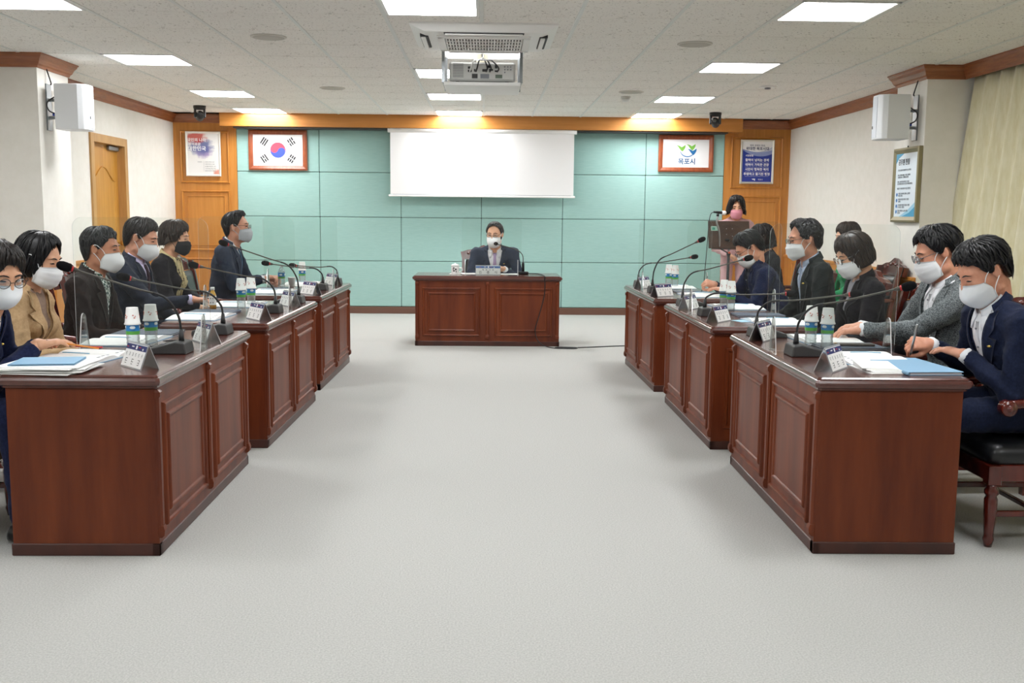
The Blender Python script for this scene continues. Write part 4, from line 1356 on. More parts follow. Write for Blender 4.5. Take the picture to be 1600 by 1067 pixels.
# near right desk
folder(1.865, 4.335, R(4), 'large blue cloth-covered folder on the end of the near right desk', W=.24, D=.42, th=.016)
booklet(1.755, 4.62, R(-86), 'open booklet under the writing hand, near right desk')
for k in range(4):
    paper(1.685 + .006 * ((k * 3) % 4), 4.27 + .012 * k, R(4 - 5 * k), ('lowest', 'second', 'third', 'topmost')[k] + ' white leaf beside the large blue folder, near right desk', W=.15, D=.24, n=4, z=DH + .005 * k, print_rows=0, group='leaves beside the blue folder')
folder(1.83, 5.02, R(-88), 'slate folder with pen tray, near right desk', W=.22, D=.32, m=M_FOLDERD)
t = empty('pen_case', (1.85, 5.00, DH + .0125), R(-4), 'slim brown pen case lying on the slate folder', 'pen case')
G().box(-.10, .10, -.02, .02, 0, .012, b=.004).build('case_body', mat('brown case', '#4b4038', .5), t)
G().box(-.10, -.085, -.012, .012, .012, .014).build('clasp', M_BRASS, t)
booklet(1.80, 5.33, R(-86), 'open booklet under the hand of the grey-jacket man')
# middle right
booklet(1.80, 6.22, R(-84), 'open booklet before the woman in black, middle right desk')
paper(1.66, 6.30, R(-70), 'pale blue loose sheet at the middle right desk', m=M_CB2, W=.12, D=.2, print_rows=0)
folder(1.80, 6.62, R(-90), 'dark tray folder on the middle right desk', W=.2, D=.32, m=M_FOLDERD)
booklet(1.80, 7.22, R(-86), 'open booklet before the dark-green-jacket man')
# far right
booklet(1.78, 8.30, R(-86), 'open booklet under the writing hand of the bowed man')
folder(1.76, 8.60, R(-88), 'slate folder on the far right desk', W=.2, D=.28, m=M_FOLDERD)
booklet(1.72, 9.22, R(-84), 'open booklet at the far end of the right row')
# chairman
paper(-.12, 11.12, R(6), 'loose white sheet left of the chairman name plate', W=.30, D=.21, n=3)
paper(.22, 11.10, R(-4), 'loose white sheet right of the chairman name plate', W=.28, D=.21, n=3)

# ================================================================== SPEAKER'S STAND
M_BOARD = mat('stand board brown', '#3d2a20', 0.4, col2='#4a3427', nscale=(3, 3, 20))
t = empty('speech_stand', (2.875, 12.0, 0), 0, 'dark brown speech stand on a tripod before the woman in pink', 'stand')
MB_ = Matrix.Translation((0, 0, 1.185)) @ Matrix.Rotation(R(-14), 4, 'X')
G().box(-.245, .245, -.010, .010, -.165, .165, b=.004, M=MB_).build('board', M_BOARD, t)
G().box(-.20, .20, .01, .07, -.165, -.150, b=.002, M=MB_).build('page_ledge', M_BOARD, t)
G().box(-.215, -.13, -.0125, -.0095, .045, .10, M=MB_).build('sticker', mat('sticker', '#9fc0b0', .5), t)
G().box(-.20, -.165, -.0135, -.012, .055, .085, M=MB_).build('sticker_mark', mat('sticker green', '#3f8f78', .5), t)
for (x, z) in ((-.03, .07), (.04, .07), (-.03, .0), (.04, -.02)):
    G().ball((x, -.012, z), .006, 8, MB_).build('screw', M_STEEL, t)
G().box(-.05, .0, -.04, -.012, -.08, -.055, b=.004, M=MB_).build('clamp', M_BLACK, t)
G().lathe([(.012, .55), (.012, 1.12)], 12, Matrix.Translation((.0, -.02, 0))).build('upper_pole', M_STEEL, t)
G().lathe([(.017, .12), (.017, .96)], 12, Matrix.Translation((.0, -.02, 0))).build('lower_pole', M_BLACK, t)
G().ball((.0, -.02, .96), (.026, .026, .03)).build('collar', M_BLACK, t)
G().lathe([(.012, 0), (.012, .02)], 10, Matrix.Translation((0, -.04, .975)) @ Matrix.Rotation(PI / 2, 4, 'X')).build('orange_knob', mat('orange knob', '#e0582a', .4), t)
for k in range(3):
    a = R(90 + 120 * k)
    G().tube([(0, -.02, .42), (.36 * math.cos(a), -.02 + .36 * math.sin(a), .012)], .010, 8).build('leg', M_BLACK, t)
G().tube([(-.10, -.02, 1.02), (0, -.02, .965), (.0, -.02, .96)], .008, 8).build('brace', M_BLACK, t)
t = empty('handheld_microphone', (2.74, 11.985, 1.0), 0, 'microphone with white windscreen clipped above the speech stand', 'microphone')
pth = smooth_path([(.02, -.02, .03), (.02, -.02, .12), (.005, -.03, .24), (-.025, -.03, .33), (-.015, -.03, .405)], 6)
G().tube(pth, .011, 10).build('flexible_arm', M_STEEL, t)
G().tube([(-.015, -.03, .40), (-.015, -.03, .435)], .016, 10).build('clip', M_BLACK, t)
G().tube([(-.065, -.03, .452), (.04, -.005, .443)], [.012, .017], 12).build('handle', M_BLACK, t)
G().ball((.062, .0, .441), (.034, .028, .028), 14).build('windscreen', M_WHITE, t)
pth = smooth_path([(-.065, -.03, .452), (-.10, -.03, .42), (-.115, -.02, .30), (-.13, -.02, .0), (-.155, -.02, -.5), (-.16, -.02, -.99), (-.05, .1, -.993)], 6)
G().tube(pth, .005, 6).build('cable', M_BLACK, t)
# ---- small items along the right wall behind the right row
t = empty('low_cabinet', (3.92, 11.2, 0), 0, 'low orange wooden cabinet against the right wall', 'cabinet')
G().box(-.27, .27, -.55, .55, .06, .70, b=.006).build('body', M_OAK, t)
G().box(-.29, .29, -.57, .57, .70, .735, b=.006).build('top', M_OAK, t)
G().box(-.25, .25, -.53, .53, 0, .06).build('plinth', M_DESKD, t)
for s in (-1, 1):
    d_ = G().box(-.285, -.27, min(.02 * s, .52 * s), max(.02 * s, .52 * s), .10, .67, b=.004).build('door', M_OAK, t)
    G().ball((-.297, .06 * s, .40), .014).build('knob', M_BRASS, d_)
# ================================================================== PEOPLE
PS = 1.06        # body scale of this room

class Field:
    """signed distance grid with smooth unions, meshed with surface nets"""
    def __init__(s, lo, hi, h):
        s.h = h
        s.lo = np.array(lo, float)
        n = np.maximum(np.ceil((np.array(hi, float) - s.lo) / h).astype(int) + 1, 4)
        s.n = n
        s.ax = [s.lo[i] + h * np.arange(n[i]) for i in range(3)]
        s.d = np.full(tuple(n), 0.5, np.float32)

    def region(s, lo, hi):
        sl = []
        for i in range(3):
            a = int(max(0, math.floor((lo[i] - s.lo[i]) / s.h)))
            b = int(min(s.n[i], math.ceil((hi[i] - s.lo[i]) / s.h) + 1))
            if b <= a:
                return None
            sl.append(slice(a, b))
        g = np.meshgrid(s.ax[0][sl[0]], s.ax[1][sl[1]], s.ax[2][sl[2]], indexing='ij')
        return tuple(sl), np.stack(g, -1)

    def _merge(s, sl, d2, k):
        d1 = s.d[sl]
        if k > 0:
            h_ = np.clip(0.5 + 0.5 * (d1 - d2) / k, 0, 1)
            s.d[sl] = d1 * (1 - h_) + d2 * h_ - k * h_ * (1 - h_)
        else:
            s.d[sl] = np.minimum(d1, d2)

    def cone(s, a, b, ra, rb, k=0.02, cut=False, off=0.0):
        a = np.array(a, float); b = np.array(b, float)
        ra += off; rb += off
        pad = max(ra, rb) + k + 2 * s.h + .02
        q = s.region(np.minimum(a, b) - pad, np.maximum(a, b) + pad)
        if q is None: return s
        sl, P = q
        ab = b - a; L2 = ab @ ab
        t = np.clip(((P - a) @ ab) / L2, 0, 1)
        d = np.linalg.norm(P - (a + t[..., None] * ab), axis=-1) - (ra + (rb - ra) * t)
        if cut:
            d = np.maximum(d, (P - b) @ (ab / math.sqrt(L2)))
        s._merge(sl, d, k)
        return s

    def ell(s, c, r, F=None, k=0.02, off=0.0, sub=False):
        c = np.array(c, float); r = np.array(r, float) + off
        F = np.eye(3) if F is None else F       # rows: local axes
        pad = r.max() + k + 2 * s.h + .02
        q = s.region(c - pad, c + pad)
        if q is None: return s
        sl, P = q
        L = (P - c) @ F.T
        k0 = np.linalg.norm(L / r, axis=-1); k1 = np.linalg.norm(L / (r * r), axis=-1)
        d = k0 * (k0 - 1) / np.maximum(k1, 1e-6)
        if sub: s._sub(sl, d, k)
        else: s._merge(sl, d, k)
        return s

    def _sub(s, sl, d2, k):
        d1 = s.d[sl]
        if k > 0:
            h_ = np.clip(0.5 - 0.5 * (d1 + d2) / k, 0, 1)
            s.d[sl] = d1 * (1 - h_) + (-d2) * h_ + k * h_ * (1 - h_)
        else:
            s.d[sl] = np.maximum(d1, -d2)

    def subcone(s, a, b, ra, rb, k=0.0):
        a = np.array(a, float); b = np.array(b, float)
        pad = max(ra, rb) + k + 2 * s.h
        q = s.region(np.minimum(a, b) - pad, np.maximum(a, b) + pad)
        if q is None: return s
        sl, P = q
        ab = b - a
        t = np.clip(((P - a) @ ab) / (ab @ ab), 0, 1)
        d = np.linalg.norm(P - (a + t[..., None] * ab), axis=-1) - (ra + (rb - ra) * t)
        s._sub(sl, d, k)
        return s

    def subfn(s, fn, lo, hi):
        q = s.region(lo, hi)
        if q is None: return s
        sl, P = q
        s.d[sl] = np.maximum(s.d[sl], -fn(P))
        return s

    def mesh(s):
        d = s.d.copy()
        d[0] = d[-1] = 0.5; d[:, 0] = d[:, -1] = 0.5; d[:, :, 0] = d[:, :, -1] = 0.5
        ins = d < 0
        n = np.array(d.shape) - 1
        cnt = np.zeros(tuple(n), np.int32); acc = np.zeros(tuple(n) + (3,), np.float32)
        num = np.zeros(tuple(n), np.int32)
        cor = [(i, j, k) for i in (0, 1) for j in (0, 1) for k in (0, 1)]
        V = {c: d[c[0]:c[0] + n[0], c[1]:c[1] + n[1], c[2]:c[2] + n[2]] for c in cor}
        for c in cor:
            cnt += (V[c] < 0)
        act = (cnt > 0) & (cnt < 8)
        ii = np.argwhere(act)
        vals = {c: V[c][act] for c in cor}
        acc = np.zeros((len(ii), 3)); num = np.zeros(len(ii))
        for c in cor:
            for a in range(3):
                if c[a] == 0:
                    c2 = list(c); c2[a] = 1; c2 = tuple(c2)
                    v0, v1 = vals[c], vals[c2]
                    m = (v0 < 0) != (v1 < 0)
                    t = np.where(m, v0 / np.where(m, v0 - v1, 1), 0)
                    p = np.zeros((len(ii), 3)); p[:] = c; p[:, a] += t
                    acc += np.where(m[:, None], p, 0); num += m
        pos = s.lo + (ii + acc / np.maximum(num, 1)[:, None]) * s.h
        idx = np.full(tuple(n), -1, np.int64); idx[act] = np.arange(len(ii))
        faces = []
        for a in range(3):
            b, c = (a + 1) % 3, (a + 2) % 3
            s0 = [slice(None)] * 3; s1 = [slice(None)] * 3
            s0[a] = slice(0, -1); s1[a] = slice(1, None)
            e0 = ins[tuple(s0)]; e1 = ins[tuple(s1)]
            for flip, m in ((False, e0 & ~e1), (True, ~e0 & e1)):
                q = np.argwhere(m)
                q = q[(q[:, b] > 0) & (q[:, c] > 0) & (q[:, b] < n[b]) & (q[:, c] < n[c]) & (q[:, a] < n[a])]
                if not len(q): continue
                def cell(db, dc):
                    w_ = q.copy(); w_[:, b] -= db; w_[:, c] -= dc
                    return idx[w_[:, 0], w_[:, 1], w_[:, 2]]
                f = np.stack([cell(0, 0), cell(1, 0), cell(1, 1), cell(0, 1)], 1)
                if flip: f = f[:, ::-1]
                faces.append(f)
        F = np.concatenate(faces) if faces else np.zeros((0, 4), int)
        F = F[(F >= 0).all(1)]
        return pos, F

def vnormals(V, F):
    a, b, c, d = (V[F[:, i]] for i in range(4))
    n = np.cross(c - a, d - b)
    N = np.zeros_like(V)
    for i in range(4):
        np.add.at(N, F[:, i], n)
    l = np.linalg.norm(N, axis=1, keepdims=True)
    return N / np.maximum(l, 1e-9)

def smooth_mesh(V, F, it=1, lam=.5):
    for _ in range(it):
        acc = np.zeros_like(V); c = np.zeros(len(V))
        for i in range(4):
            for j in (1, 3):
                np.add.at(acc, F[:, i], V[F[:, (i + j) % 4]]); np.add.at(c, F[:, i], 1)
        V = V * (1 - lam) + lam * acc / np.maximum(c, 1)[:, None]
    return V

def np_mesh(name, V, F, mats, parent=None, mi=None):
    me = bpy.data.meshes.new(name)
    me.from_pydata(V.tolist(), [], F.tolist())
    for m in (mats if isinstance(mats, (list, tuple)) else [mats]):
        me.materials.append(m)
    me.polygons.foreach_set('use_smooth', [True] * len(me.polygons))
    if mi is not None:
        me.polygons.foreach_set('material_index', mi)
    me.update()
    return link_mesh(name, me, parent)

def folds(V, N, amp, seed, fr=1.0):
    """soft cloth folds pushed along the normals"""
    r_ = np.random.RandomState(seed)
    d = np.zeros(len(V))
    for i in range(7):
        k = r_.normal(size=3); k /= np.linalg.norm(k)
        f_ = fr * r_.uniform(18, 52)
        w_ = np.sin(V @ k * f_ + r_.uniform(0, 6.3) + 1.6 * np.sin(V @ r_.normal(size=3) * 9 + r_.uniform(0, 6)))
        d += (1 - np.abs(w_)) ** 2 - .33
    return V + N * (amp * d / 2.6)[:, None]

# ------------------------------------------------------------------ skin, cloth
M_SKIN = mat('skin light', '#d9a17f', 0.5, col2='#e2ad8c', nscale=(30, 30, 30), bump=(220, .08, .001))
M_SKINB = mat('skin tan', '#b9795a', 0.5, col2='#c58868', nscale=(30, 30, 30), bump=(220, .08, .001))
M_SKINC = mat('skin rose', '#d08f72', 0.5, col2='#dca084', nscale=(30, 30, 30), bump=(220, .08, .001))
for m_ in (M_SKIN, M_SKINB, M_SKINC):
    m_.node_tree.nodes['Principled BSDF'].inputs['Subsurface Weight'].default_value = 0.08
    m_.node_tree.nodes['Principled BSDF'].inputs['Subsurface Radius'].default_value = (.02, .008, .005)
M_MASKW = mat('white mask cloth', '#eef0f2', 0.85, bump=(300, .15, .001))
M_MASKG = mat('grey mask cloth', '#b9bdc2', 0.85, bump=(300, .15, .001))
M_MASKK = mat('black mask cloth', '#17171b', 0.85, bump=(300, .15, .001))
M_MASKP = mat('pink mask cloth', '#dd94a2', 0.85, bump=(300, .15, .001))
M_EYE = mat('eye dark', '#1a1413', 0.25)
M_HB = mat('hair black', '#070709', 0.42, col2='#131215', nscale=(40, 40, 40), spec=.4)
M_HDB = mat('hair dark brown', '#0e0a09', 0.42, col2='#201714', nscale=(40, 40, 40), spec=.4)
M_HBR = mat('hair brown', '#1e1510', 0.42, col2='#38291f', nscale=(40, 40, 40), spec=.4)
M_HG = mat('hair greying', '#0d0d0e', 0.45, col2='#3c3c3e', nscale=(70, 70, 70), ramp=(.48, .75), spec=.4)
M_WSHIRT = mat('white shirt', '#e9eaee', 0.8)
M_RIMB = mat('black spectacle frame', '#141416', 0.3)
M_RIMS = mat('steel spectacle frame', '#8f9296', 0.25, metal=1.0)
M_LENS = clear_mat('spectacle lens', '#f2f6f6', 0.10, 0.03)
M_PIN = mat('gold pin', '#d8bb62', 0.3, metal=.8)
M_SHOE = mat('black shoe leather', '#121214', 0.3, coat=.3)
def cloth(name, c1, c2, sc=(90, 90, 90), rough=.85, bump=(200, .05, .001), ramp=(.3, .7)):
    return mat(name, c1, rough, col2=c2, nscale=sc, bump=bump, spec=.15, sheen=.04, ramp=ramp)

# ------------------------------------------------------------------ heads
HEAD_CACHE = {}
def head_mesh(kind):
    if kind in HEAD_CACHE:
        return HEAD_CACHE[kind]
    wm = 1.0 if kind == 'm' else .95
    f = Field((-.115, -.135, -.24), (.115, .145, .145), .0052)
    f.ell((0, -.018, .040), (.077 * wm, .097, .083), k=.0)
    f.ell((0, .030, .0), (.066 * wm, .068, .072), k=.03)
    f.ell((0, .030, -.050), (.058 * wm, .062, .062), k=.03)
    f.ell((0, .058, -.098), (.030 * wm, .030, .022), k=.03)
    for s in (-1, 1):
        f.ell((s * .042 * wm, .055, -.030), (.024, .028, .024), k=.02)       # cheeks
        f.cone((s * .055 * wm, .0, -.075), (s * .025 * wm, .055, -.105), .016, .016, k=.025)  # jaw
        f.ell((s * .030, .080, .027), (.022, .012, .008), k=.012)       # brow
        f.ell((s * .031, .1005, .006), (.017, .012, .010), k=.012, sub=True)  # socket
        f.ell((s * .031, .080, .004), (.0145, .0125, .0105), k=.004)     # lids
    f.cone((0, .090, .018), (0, .108, -.024), .008, .011, k=.012)
    f.ell((0, .106, -.028), (.013, .012, .010), k=.006)
    for s in (-1, 1):
        f.ell((s * .011, .098, -.031), (.009, .010, .008), k=.005)
    f.ell((0, .092, -.058), (.022, .010, .008), k=.008)
    f.ell((0, .091, -.070), (.019, .010, .008), k=.008)
    for s in (-1, 1):
        an = R(22) * s
        Fm = np.array([[math.cos(an), -math.sin(an), 0], [math.sin(an), math.cos(an), 0], [0, 0, 1]]).T
        f.ell((s * .080 * wm, -.008, .0), (.009, .019, .032), F=Fm, k=.006)
        f.ell((s * .089 * wm, -.003, .004), (.006, .010, .018), F=Fm, k=.004, sub=True)
    f.cone((0, -.020, -.07), (0, -.045, -.215), .054 * wm, .062 * wm, k=.03)
    V, F = f.mesh()
    V = smooth_mesh(V, F, 1, .35)
    HEAD_CACHE[kind] = (V, F, BVHTree.FromPolygons([Vector(v) for v in V], [tuple(q) for q in F]))
    return HEAD_CACHE[kind]

# ------------------------------------------------------------------ hands (left hand, palm down, thumb on +x)
HAND_CACHE = {}
def hand_mesh(pose):
    if pose in HAND_CACHE:
        return HAND_CACHE[pose]
    cur = {'rest': ((14, 20, 14),) * 4, 'flat': ((6, 9, 6),) * 4, 'pen': ((48, 62, 25), (58, 72, 40), (66, 80, 45), (70, 84, 48)),
           'fist': ((62, 78, 45),) * 4, 'clasp': ((35, 55, 30),) * 4}[pose]
    f = Field((-.075, -.05, -.085), (.085, .20, .04), .0038)
    bx = (.029, .0098, -.0095, -.028)
    by = (.088, .092, .088, .079)
    ln = (.068, .076, .071, .055)
    f.cone((0, -.014, 0), (0, .01, 0), .0245, .027, k=.0)
    for i in range(4):
        f.cone((bx[i] * .62, .012, 0), (bx[i], by[i], 0), .0155, .0125, k=.014)
    f.ell((.018, .040, -.010), (.020, .030, .014), k=.012)
    for i in range(4):
        p = np.array((bx[i], by[i], 0.0)); a = 0
        yaw = (.10, .03, -.04, -.12)[i] * (0.4 if pose in ('pen', 'fist') else 1)
        r_ = (.0092, .0095, .0092, .0082)[i]
        for sg, (fr, da) in enumerate(zip((.46, .30, .24), cur[i])):
            a += R(da)
            dr = np.array((math.sin(yaw) * math.cos(a), math.cos(yaw) * math.cos(a), -math.sin(a)))
            q = p + dr * ln[i] * fr
            f.cone(p, q, r_ * (1 - .06 * sg), r_ * (1 - .06 * (sg + 1)), k=.004)
            p = q
    th = {'rest': ((.030, .020, -.006), (.050, .052, -.012), (.058, .080, -.016), (.060, .100, -.018)),
          'flat': ((.030, .020, -.006), (.052, .050, -.008), (.062, .078, -.010), (.066, .098, -.011)),
          'pen': ((.028, .020, -.008), (.044, .052, -.026), (.040, .078, -.044), (.030, .096, -.052)),
          'fist': ((.028, .020, -.008), (.042, .052, -.030), (.030, .078, -.044), (.012, .090, -.048)),
          'clasp': ((.030, .020, -.006), (.046, .054, -.020), (.046, .082, -.030), (.040, .10, -.036))}[pose]
    for i in range(3):
        f.cone(th[i], th[i + 1], (.0135, .0112, .0100)[i], (.0112, .0100, .0088)[i], k=.006)
    V, F = f.mesh()
    HAND_CACHE[pose] = (smooth_mesh(V, F, 1, .3), F)
    return HAND_CACHE[pose]

# ------------------------------------------------------------------ hair
def hair_obj(parent, m, style, HM, seed):
    """shell and locks; style: dict with end table (|azimuth| -> reach), vol, part, sweep"""
    rn = random.Random(seed)
    ends = sorted(style['ends'].items())
    vol = style.get('vol', 1.0); front = style.get('front', .10); flare = style.get('flare', 0.0); curl = style.get('curl', 0.0)
    c0 = Vector((0, -.014, .036))
    A = Vector((.0835 * vol, .1035 * vol, .094 * vol))
    wob = [rn.uniform(0, 6.28) for _ in range(8)]
    rough_ = style.get('rough', 1.0)
    jag = style.get('jag', 4.0); part = style.get('part', 1.5)
    long_ = style.get('long', False)
    def end_at(phi):
        a = abs((phi + PI) % (2 * PI) - PI) * 180 / PI
        for (a0, e0), (a1, e1) in zip(ends, ends[1:]):
            if a0 <= a <= a1:
                e_ = e0 + (e1 - e0) * (a - a0) / max(a1 - a0, 1e-6)
                if a < 62:
                    e_ += jag * (math.sin(phi * 6 + wob[5]) + .6 * math.sin(phi * 15 + wob[6]) + part * math.sin(phi)) * (1 - a / 62)
                return e_
        return ends[-1][1]
    def pos(phi, e, lift=0.0):
        th = R(min(e, 90)); dr = max(0, e - 90) / 1000
        b = 1 + front * math.exp(-((e - 42) / 26) ** 2) * max(0, math.cos(phi)) + lift
        if long_:
            sh = 1 + flare * dr * 4 - curl * max(0, dr - .06) ** 2 * 60
        else:
            sh = 1 - 1.6 * dr - 8 * dr * dr
        x = A.x * math.sin(th) * math.sin(phi) * b * sh
        y = A.y * math.sin(th) * math.cos(phi) * b * sh
        z = A.z * math.cos(th) * b - dr
        return c0 + Vector((x, y, z))
    def ridge(phi, e):
        v = math.sin(phi * 23 + wob[0] + 1.5 * math.sin(e * .05 + wob[1])) * .35 + math.sin(phi * 41 + wob[2] + e * .04) * .25 + math.sin(phi * 9 + wob[3] - e * .03) * .4
        return v * .026 * rough_ * min(1, e / 25)
    nphi, nt = 84, 22
    g = G(); rs = []
    for j in range(nt + 1):
        t = j / nt
        ring = []
        for i in range(nphi):
            phi = 2 * PI * i / nphi
            e = max(.8, end_at(phi) * t)
            wv_ = style.get('wave', 0) * .7 * math.sin(e * .075 + 2.5 * math.sin(phi * 5 + wob[7])) * t
            p = pos(phi, e, ridge(phi, e) + (.012 * math.sin(phi * 5 + wob[4]) * t) + wv_)
            ring.append(p)
        rs.append(ring)
    for sc_ in ((.94,), (.80,)):
        ring = []
        for i in range(nphi):
            phi = 2 * PI * i / nphi
            e = end_at(phi) - 3
            p = pos(phi, e, 0)
            ring.append(Vector((c0.x + (p.x - c0.x) * sc_[0], c0.y + (p.y - c0.y) * sc_[0], p.z)))
        rs.append(ring)
    rs = [[HM @ p for p in r_] for r_ in rs]
    g.rings(rs, cap0=True, cap1=False, smooth=True)
    # locks
    n_l = style.get('locks', 240)
    sw = style.get('sweep', .25)
    for _ in range(n_l):
        phi0 = rn.uniform(-PI, PI)
        em = end_at(phi0)
        t0 = rn.uniform(.02, .72); t1 = min(1.0 + rn.uniform(-.04, .09), t0 + rn.uniform(.28, .55))
        dphi = sw * rn.uniform(.3, 1.2) * (1 if rn.random() < style.get('bias', .5) else -1) + rn.uniform(-.08, .08)
        lift = rn.uniform(.004, .055) * rough_
        pts = []
        for q in range(6):
            u = q / 5
            ph = phi0 + dphi * u * u
            e = max(2, (t0 + (t1 - t0) * u) * (em if long_ else end_at(ph)))
            wv = style.get('wave', 0) * math.sin(u * 9 + wob[q % 8] + phi0 * 3)
            pts.append(HM @ pos(ph + wv, e, lift * math.sin(PI * min(1, u * 1.15 + .02)) + .004 + (.018 * rough_ * u * u if rn.random() < .25 else 0)))
        w_ = rn.uniform(.0045, .0090)
        g.tube(pts, [w_ * .5, w_, w_, w_ * .9, w_ * .65, w_ * .12], 4, caps=False, flat=.6)
    o = g.build('hair', m, parent)
    return o

MEN = {0: 50, 25: 52, 42: 62, 56: 82, 66: 112, 74: 124, 82: 122, 90: 100, 100: 104, 112: 140, 124: 178, 145: 196, 180: 202}
MENB = {0: 64, 20: 66, 42: 72, 56: 86, 66: 114, 74: 126, 82: 124, 90: 100, 100: 106, 112: 145, 124: 182, 145: 200, 180: 206}
BOB = {0: 52, 16: 56, 30: 68, 42: 96, 54: 165, 68: 212, 110: 222, 150: 215, 180: 212}
BOBF = {0: 70, 20: 76, 36: 90, 48: 150, 58: 196, 72: 214, 110: 214, 150: 205, 180: 200}
SHORTW = {0: 66, 20: 70, 38: 80, 52: 112, 64: 150, 90: 160, 115: 190, 150: 205, 180: 205}
LONGW = {0: 68, 18: 72, 34: 90, 46: 150, 58: 225, 75: 240, 120: 246, 180: 242}

def person(name, label, hip, yaw, head, hyaw=0.0, hpitch=0.0, hroll=0.0, hands=None, jacket=None, shirt=None, tie=None, collar=None,
           skin=None, hair=None, hstyle=None, mask=None, mkind='kf', glasses=None, kind='m', vd=.30, vw=.062, bulk=1.0, trousers=None,
           stand=False, pin=None, seed=1, scarf=None, lanyard=None, inner=None, lapel=True, jk_open=False, group=None, brow=True):
    """hip: world xy of the pelvis; head: world position of the head centre; hands: {'r'/'l': (wrist world, dir world, pose)}"""
    S = PS
    W2L = Matrix.Rotation(-yaw, 4, 'Z') @ Matrix.Translation((-hip[0], -hip[1], 0))
    def loc(p): return np.array(W2L @ Vector(p))
    def ldir(p): return np.array((Matrix.Rotation(-yaw, 3, 'Z') @ Vector(p)).normalized())
    hz = (.93 if stand else .535) * (1.0 if stand else S)
    H = np.array((0, 0, hz))
    hc = loc(head)
    NB = hc + np.array((0, -.055 * S, -.155 * S)) - np.array((hc[0] * .25, 0, 0))
    up = NB - H; Ltor = np.linalg.norm(up); up /= Ltor
    rt = np.array((1., 0, 0)); rt = rt - up * (rt @ up); rt /= np.linalg.norm(rt)
    fw = np.cross(up, rt)
    Fr = np.stack([rt, fw, up])
    wm = (1.0 if kind == 'm' else .88) * S * bulk
    sh = {s: NB + rt * (.182 * wm * sg) - up * .055 * S - fw * .012 for s, sg in (('r', 1), ('l', -1))}
    UA, FA = .285 * S * (1 if kind == 'm' else .94), .255 * S * (1 if kind == 'm' else .94)
    arms = {}
    for s, sg in (('r', 1), ('l', -1)):
        if hands and s in hands:
            wp, wd, pose = hands[s]
            wr_ = loc(wp); wd_ = ldir(wd)
        else:
            wr_ = np.array((sg * .12, .34, .60 * S)) if not stand else np.array((sg * .10, .14, hz - .02)); wd_ = np.array((-sg * .5, .85, -.1)); wd_ /= np.linalg.norm(wd_); pose = 'rest'
        v = wr_ - sh[s]; D = np.linalg.norm(v)
        if D > (UA + FA) * .985:
            wr_ = sh[s] + v / D * (UA + FA) * .985; v = wr_ - sh[s]; D = np.linalg.norm(v)
        u = v / D
        a_ = (UA * UA - FA * FA + D * D) / (2 * D)
        hgt = math.sqrt(max(UA * UA - a_ * a_, 1e-4))
        pole = np.array((sg * .55, -.25, -1.0))
        pole = pole - u * (pole @ u); pole /= np.linalg.norm(pole)
        el = sh[s] + u * a_ + pole * hgt
        arms[s] = (el, wr_, wd_, pose)
    # ---------------- torso prims, used for jacket, shirt and body
    def torso(f, off=0.0, upper=False, k=.05):
        if not upper:
            f.ell(H + up * .02, (.178 * wm, .135 * wm, .12 * S), Fr, k=0.0, off=off)
            f.ell(H + up * (Ltor * .36), (.160 * wm, .122 * wm, .17 * S), Fr, k=k, off=off)
        f.ell(H + up * (Ltor * .70) - fw * .005, (.176 * wm, .118 * wm, .175 * S), Fr, k=k if not upper else 0.0, off=off)
        if kind == 'w':
            for sg in (-1, 1):
                f.ell(H + up * (Ltor * .62) + fw * .085 * S + rt * (sg * .065 * S), (.06 * S, .05 * S, .06 * S), Fr, k=.03, off=off)
        f.cone(sh['l'] - up * .0, sh['r'], .056 * S * bulk, .056 * S * bulk, k=.045, off=off)
        for s in ('l', 'r'):
            f.cone(NB + up * .012 * S - fw * .012, sh[s] * .7 + NB * .3 - up * .0, .050 * S, .046 * S, k=.03, off=off)
    lo = np.min([H, NB, hc] + [arms[s][0] for s in arms] + [arms[s][1] for s in arms], 0) - .22
    hi = np.max([H, NB] + [arms[s][0] for s in arms] + [arms[s][1] for s in arms], 0) + .16
    hi[2] = NB[2] + .09
    lo[2] = min(hz - .13, min(arms[s][1][2] for s in arms) - .06)
    # ---------------- the body: one skin mesh (head, neck, trunk, limbs, hands)
    HR = (Matrix.Rotation(hyaw, 4, 'Z') @ Matrix.Rotation(-hpitch, 4, 'X') @ Matrix.Rotation(hroll, 4, 'Y'))
    HM = Matrix.Translation(Vector(hc)) @ HR @ Matrix.Scale(S * (1.0 if kind == 'm' else .97), 4)
    hV, hF, hB = head_mesh(kind)
    parts_V = []; parts_F = []; off = 0
    def add_part(V, F):
        nonlocal off
        parts_V.append(V); parts_F.append(F + off); off += len(V)
    # straighten the neck so that it ends in the trunk even when the head is bowed
    HMn = np.array(HM)
    V = hV @ HMn[:3, :3].T + HMn[:3, 3]
    wgt = np.clip((-.085 - hV[:, 2]) / .13, 0, 1)[:, None]
    tgt = NB + (hV - np.array((0, -.048, -.165))) @ np.stack([rt, fw, up]) * S
    V = V * (1 - wgt) + tgt * wgt
    add_part(V, hF)
    fb = Field(lo - .02, hi + .02, .014)
    torso(fb, off=-.016)
    for s in arms:
        el, wr_, wd_, pose = arms[s]
        fb.cone(sh[s], el, .042 * S, .036 * S, k=.02); fb.cone(el, wr_, .035 * S, .026 * S, k=.015)
    add_part(*fb.mesh())
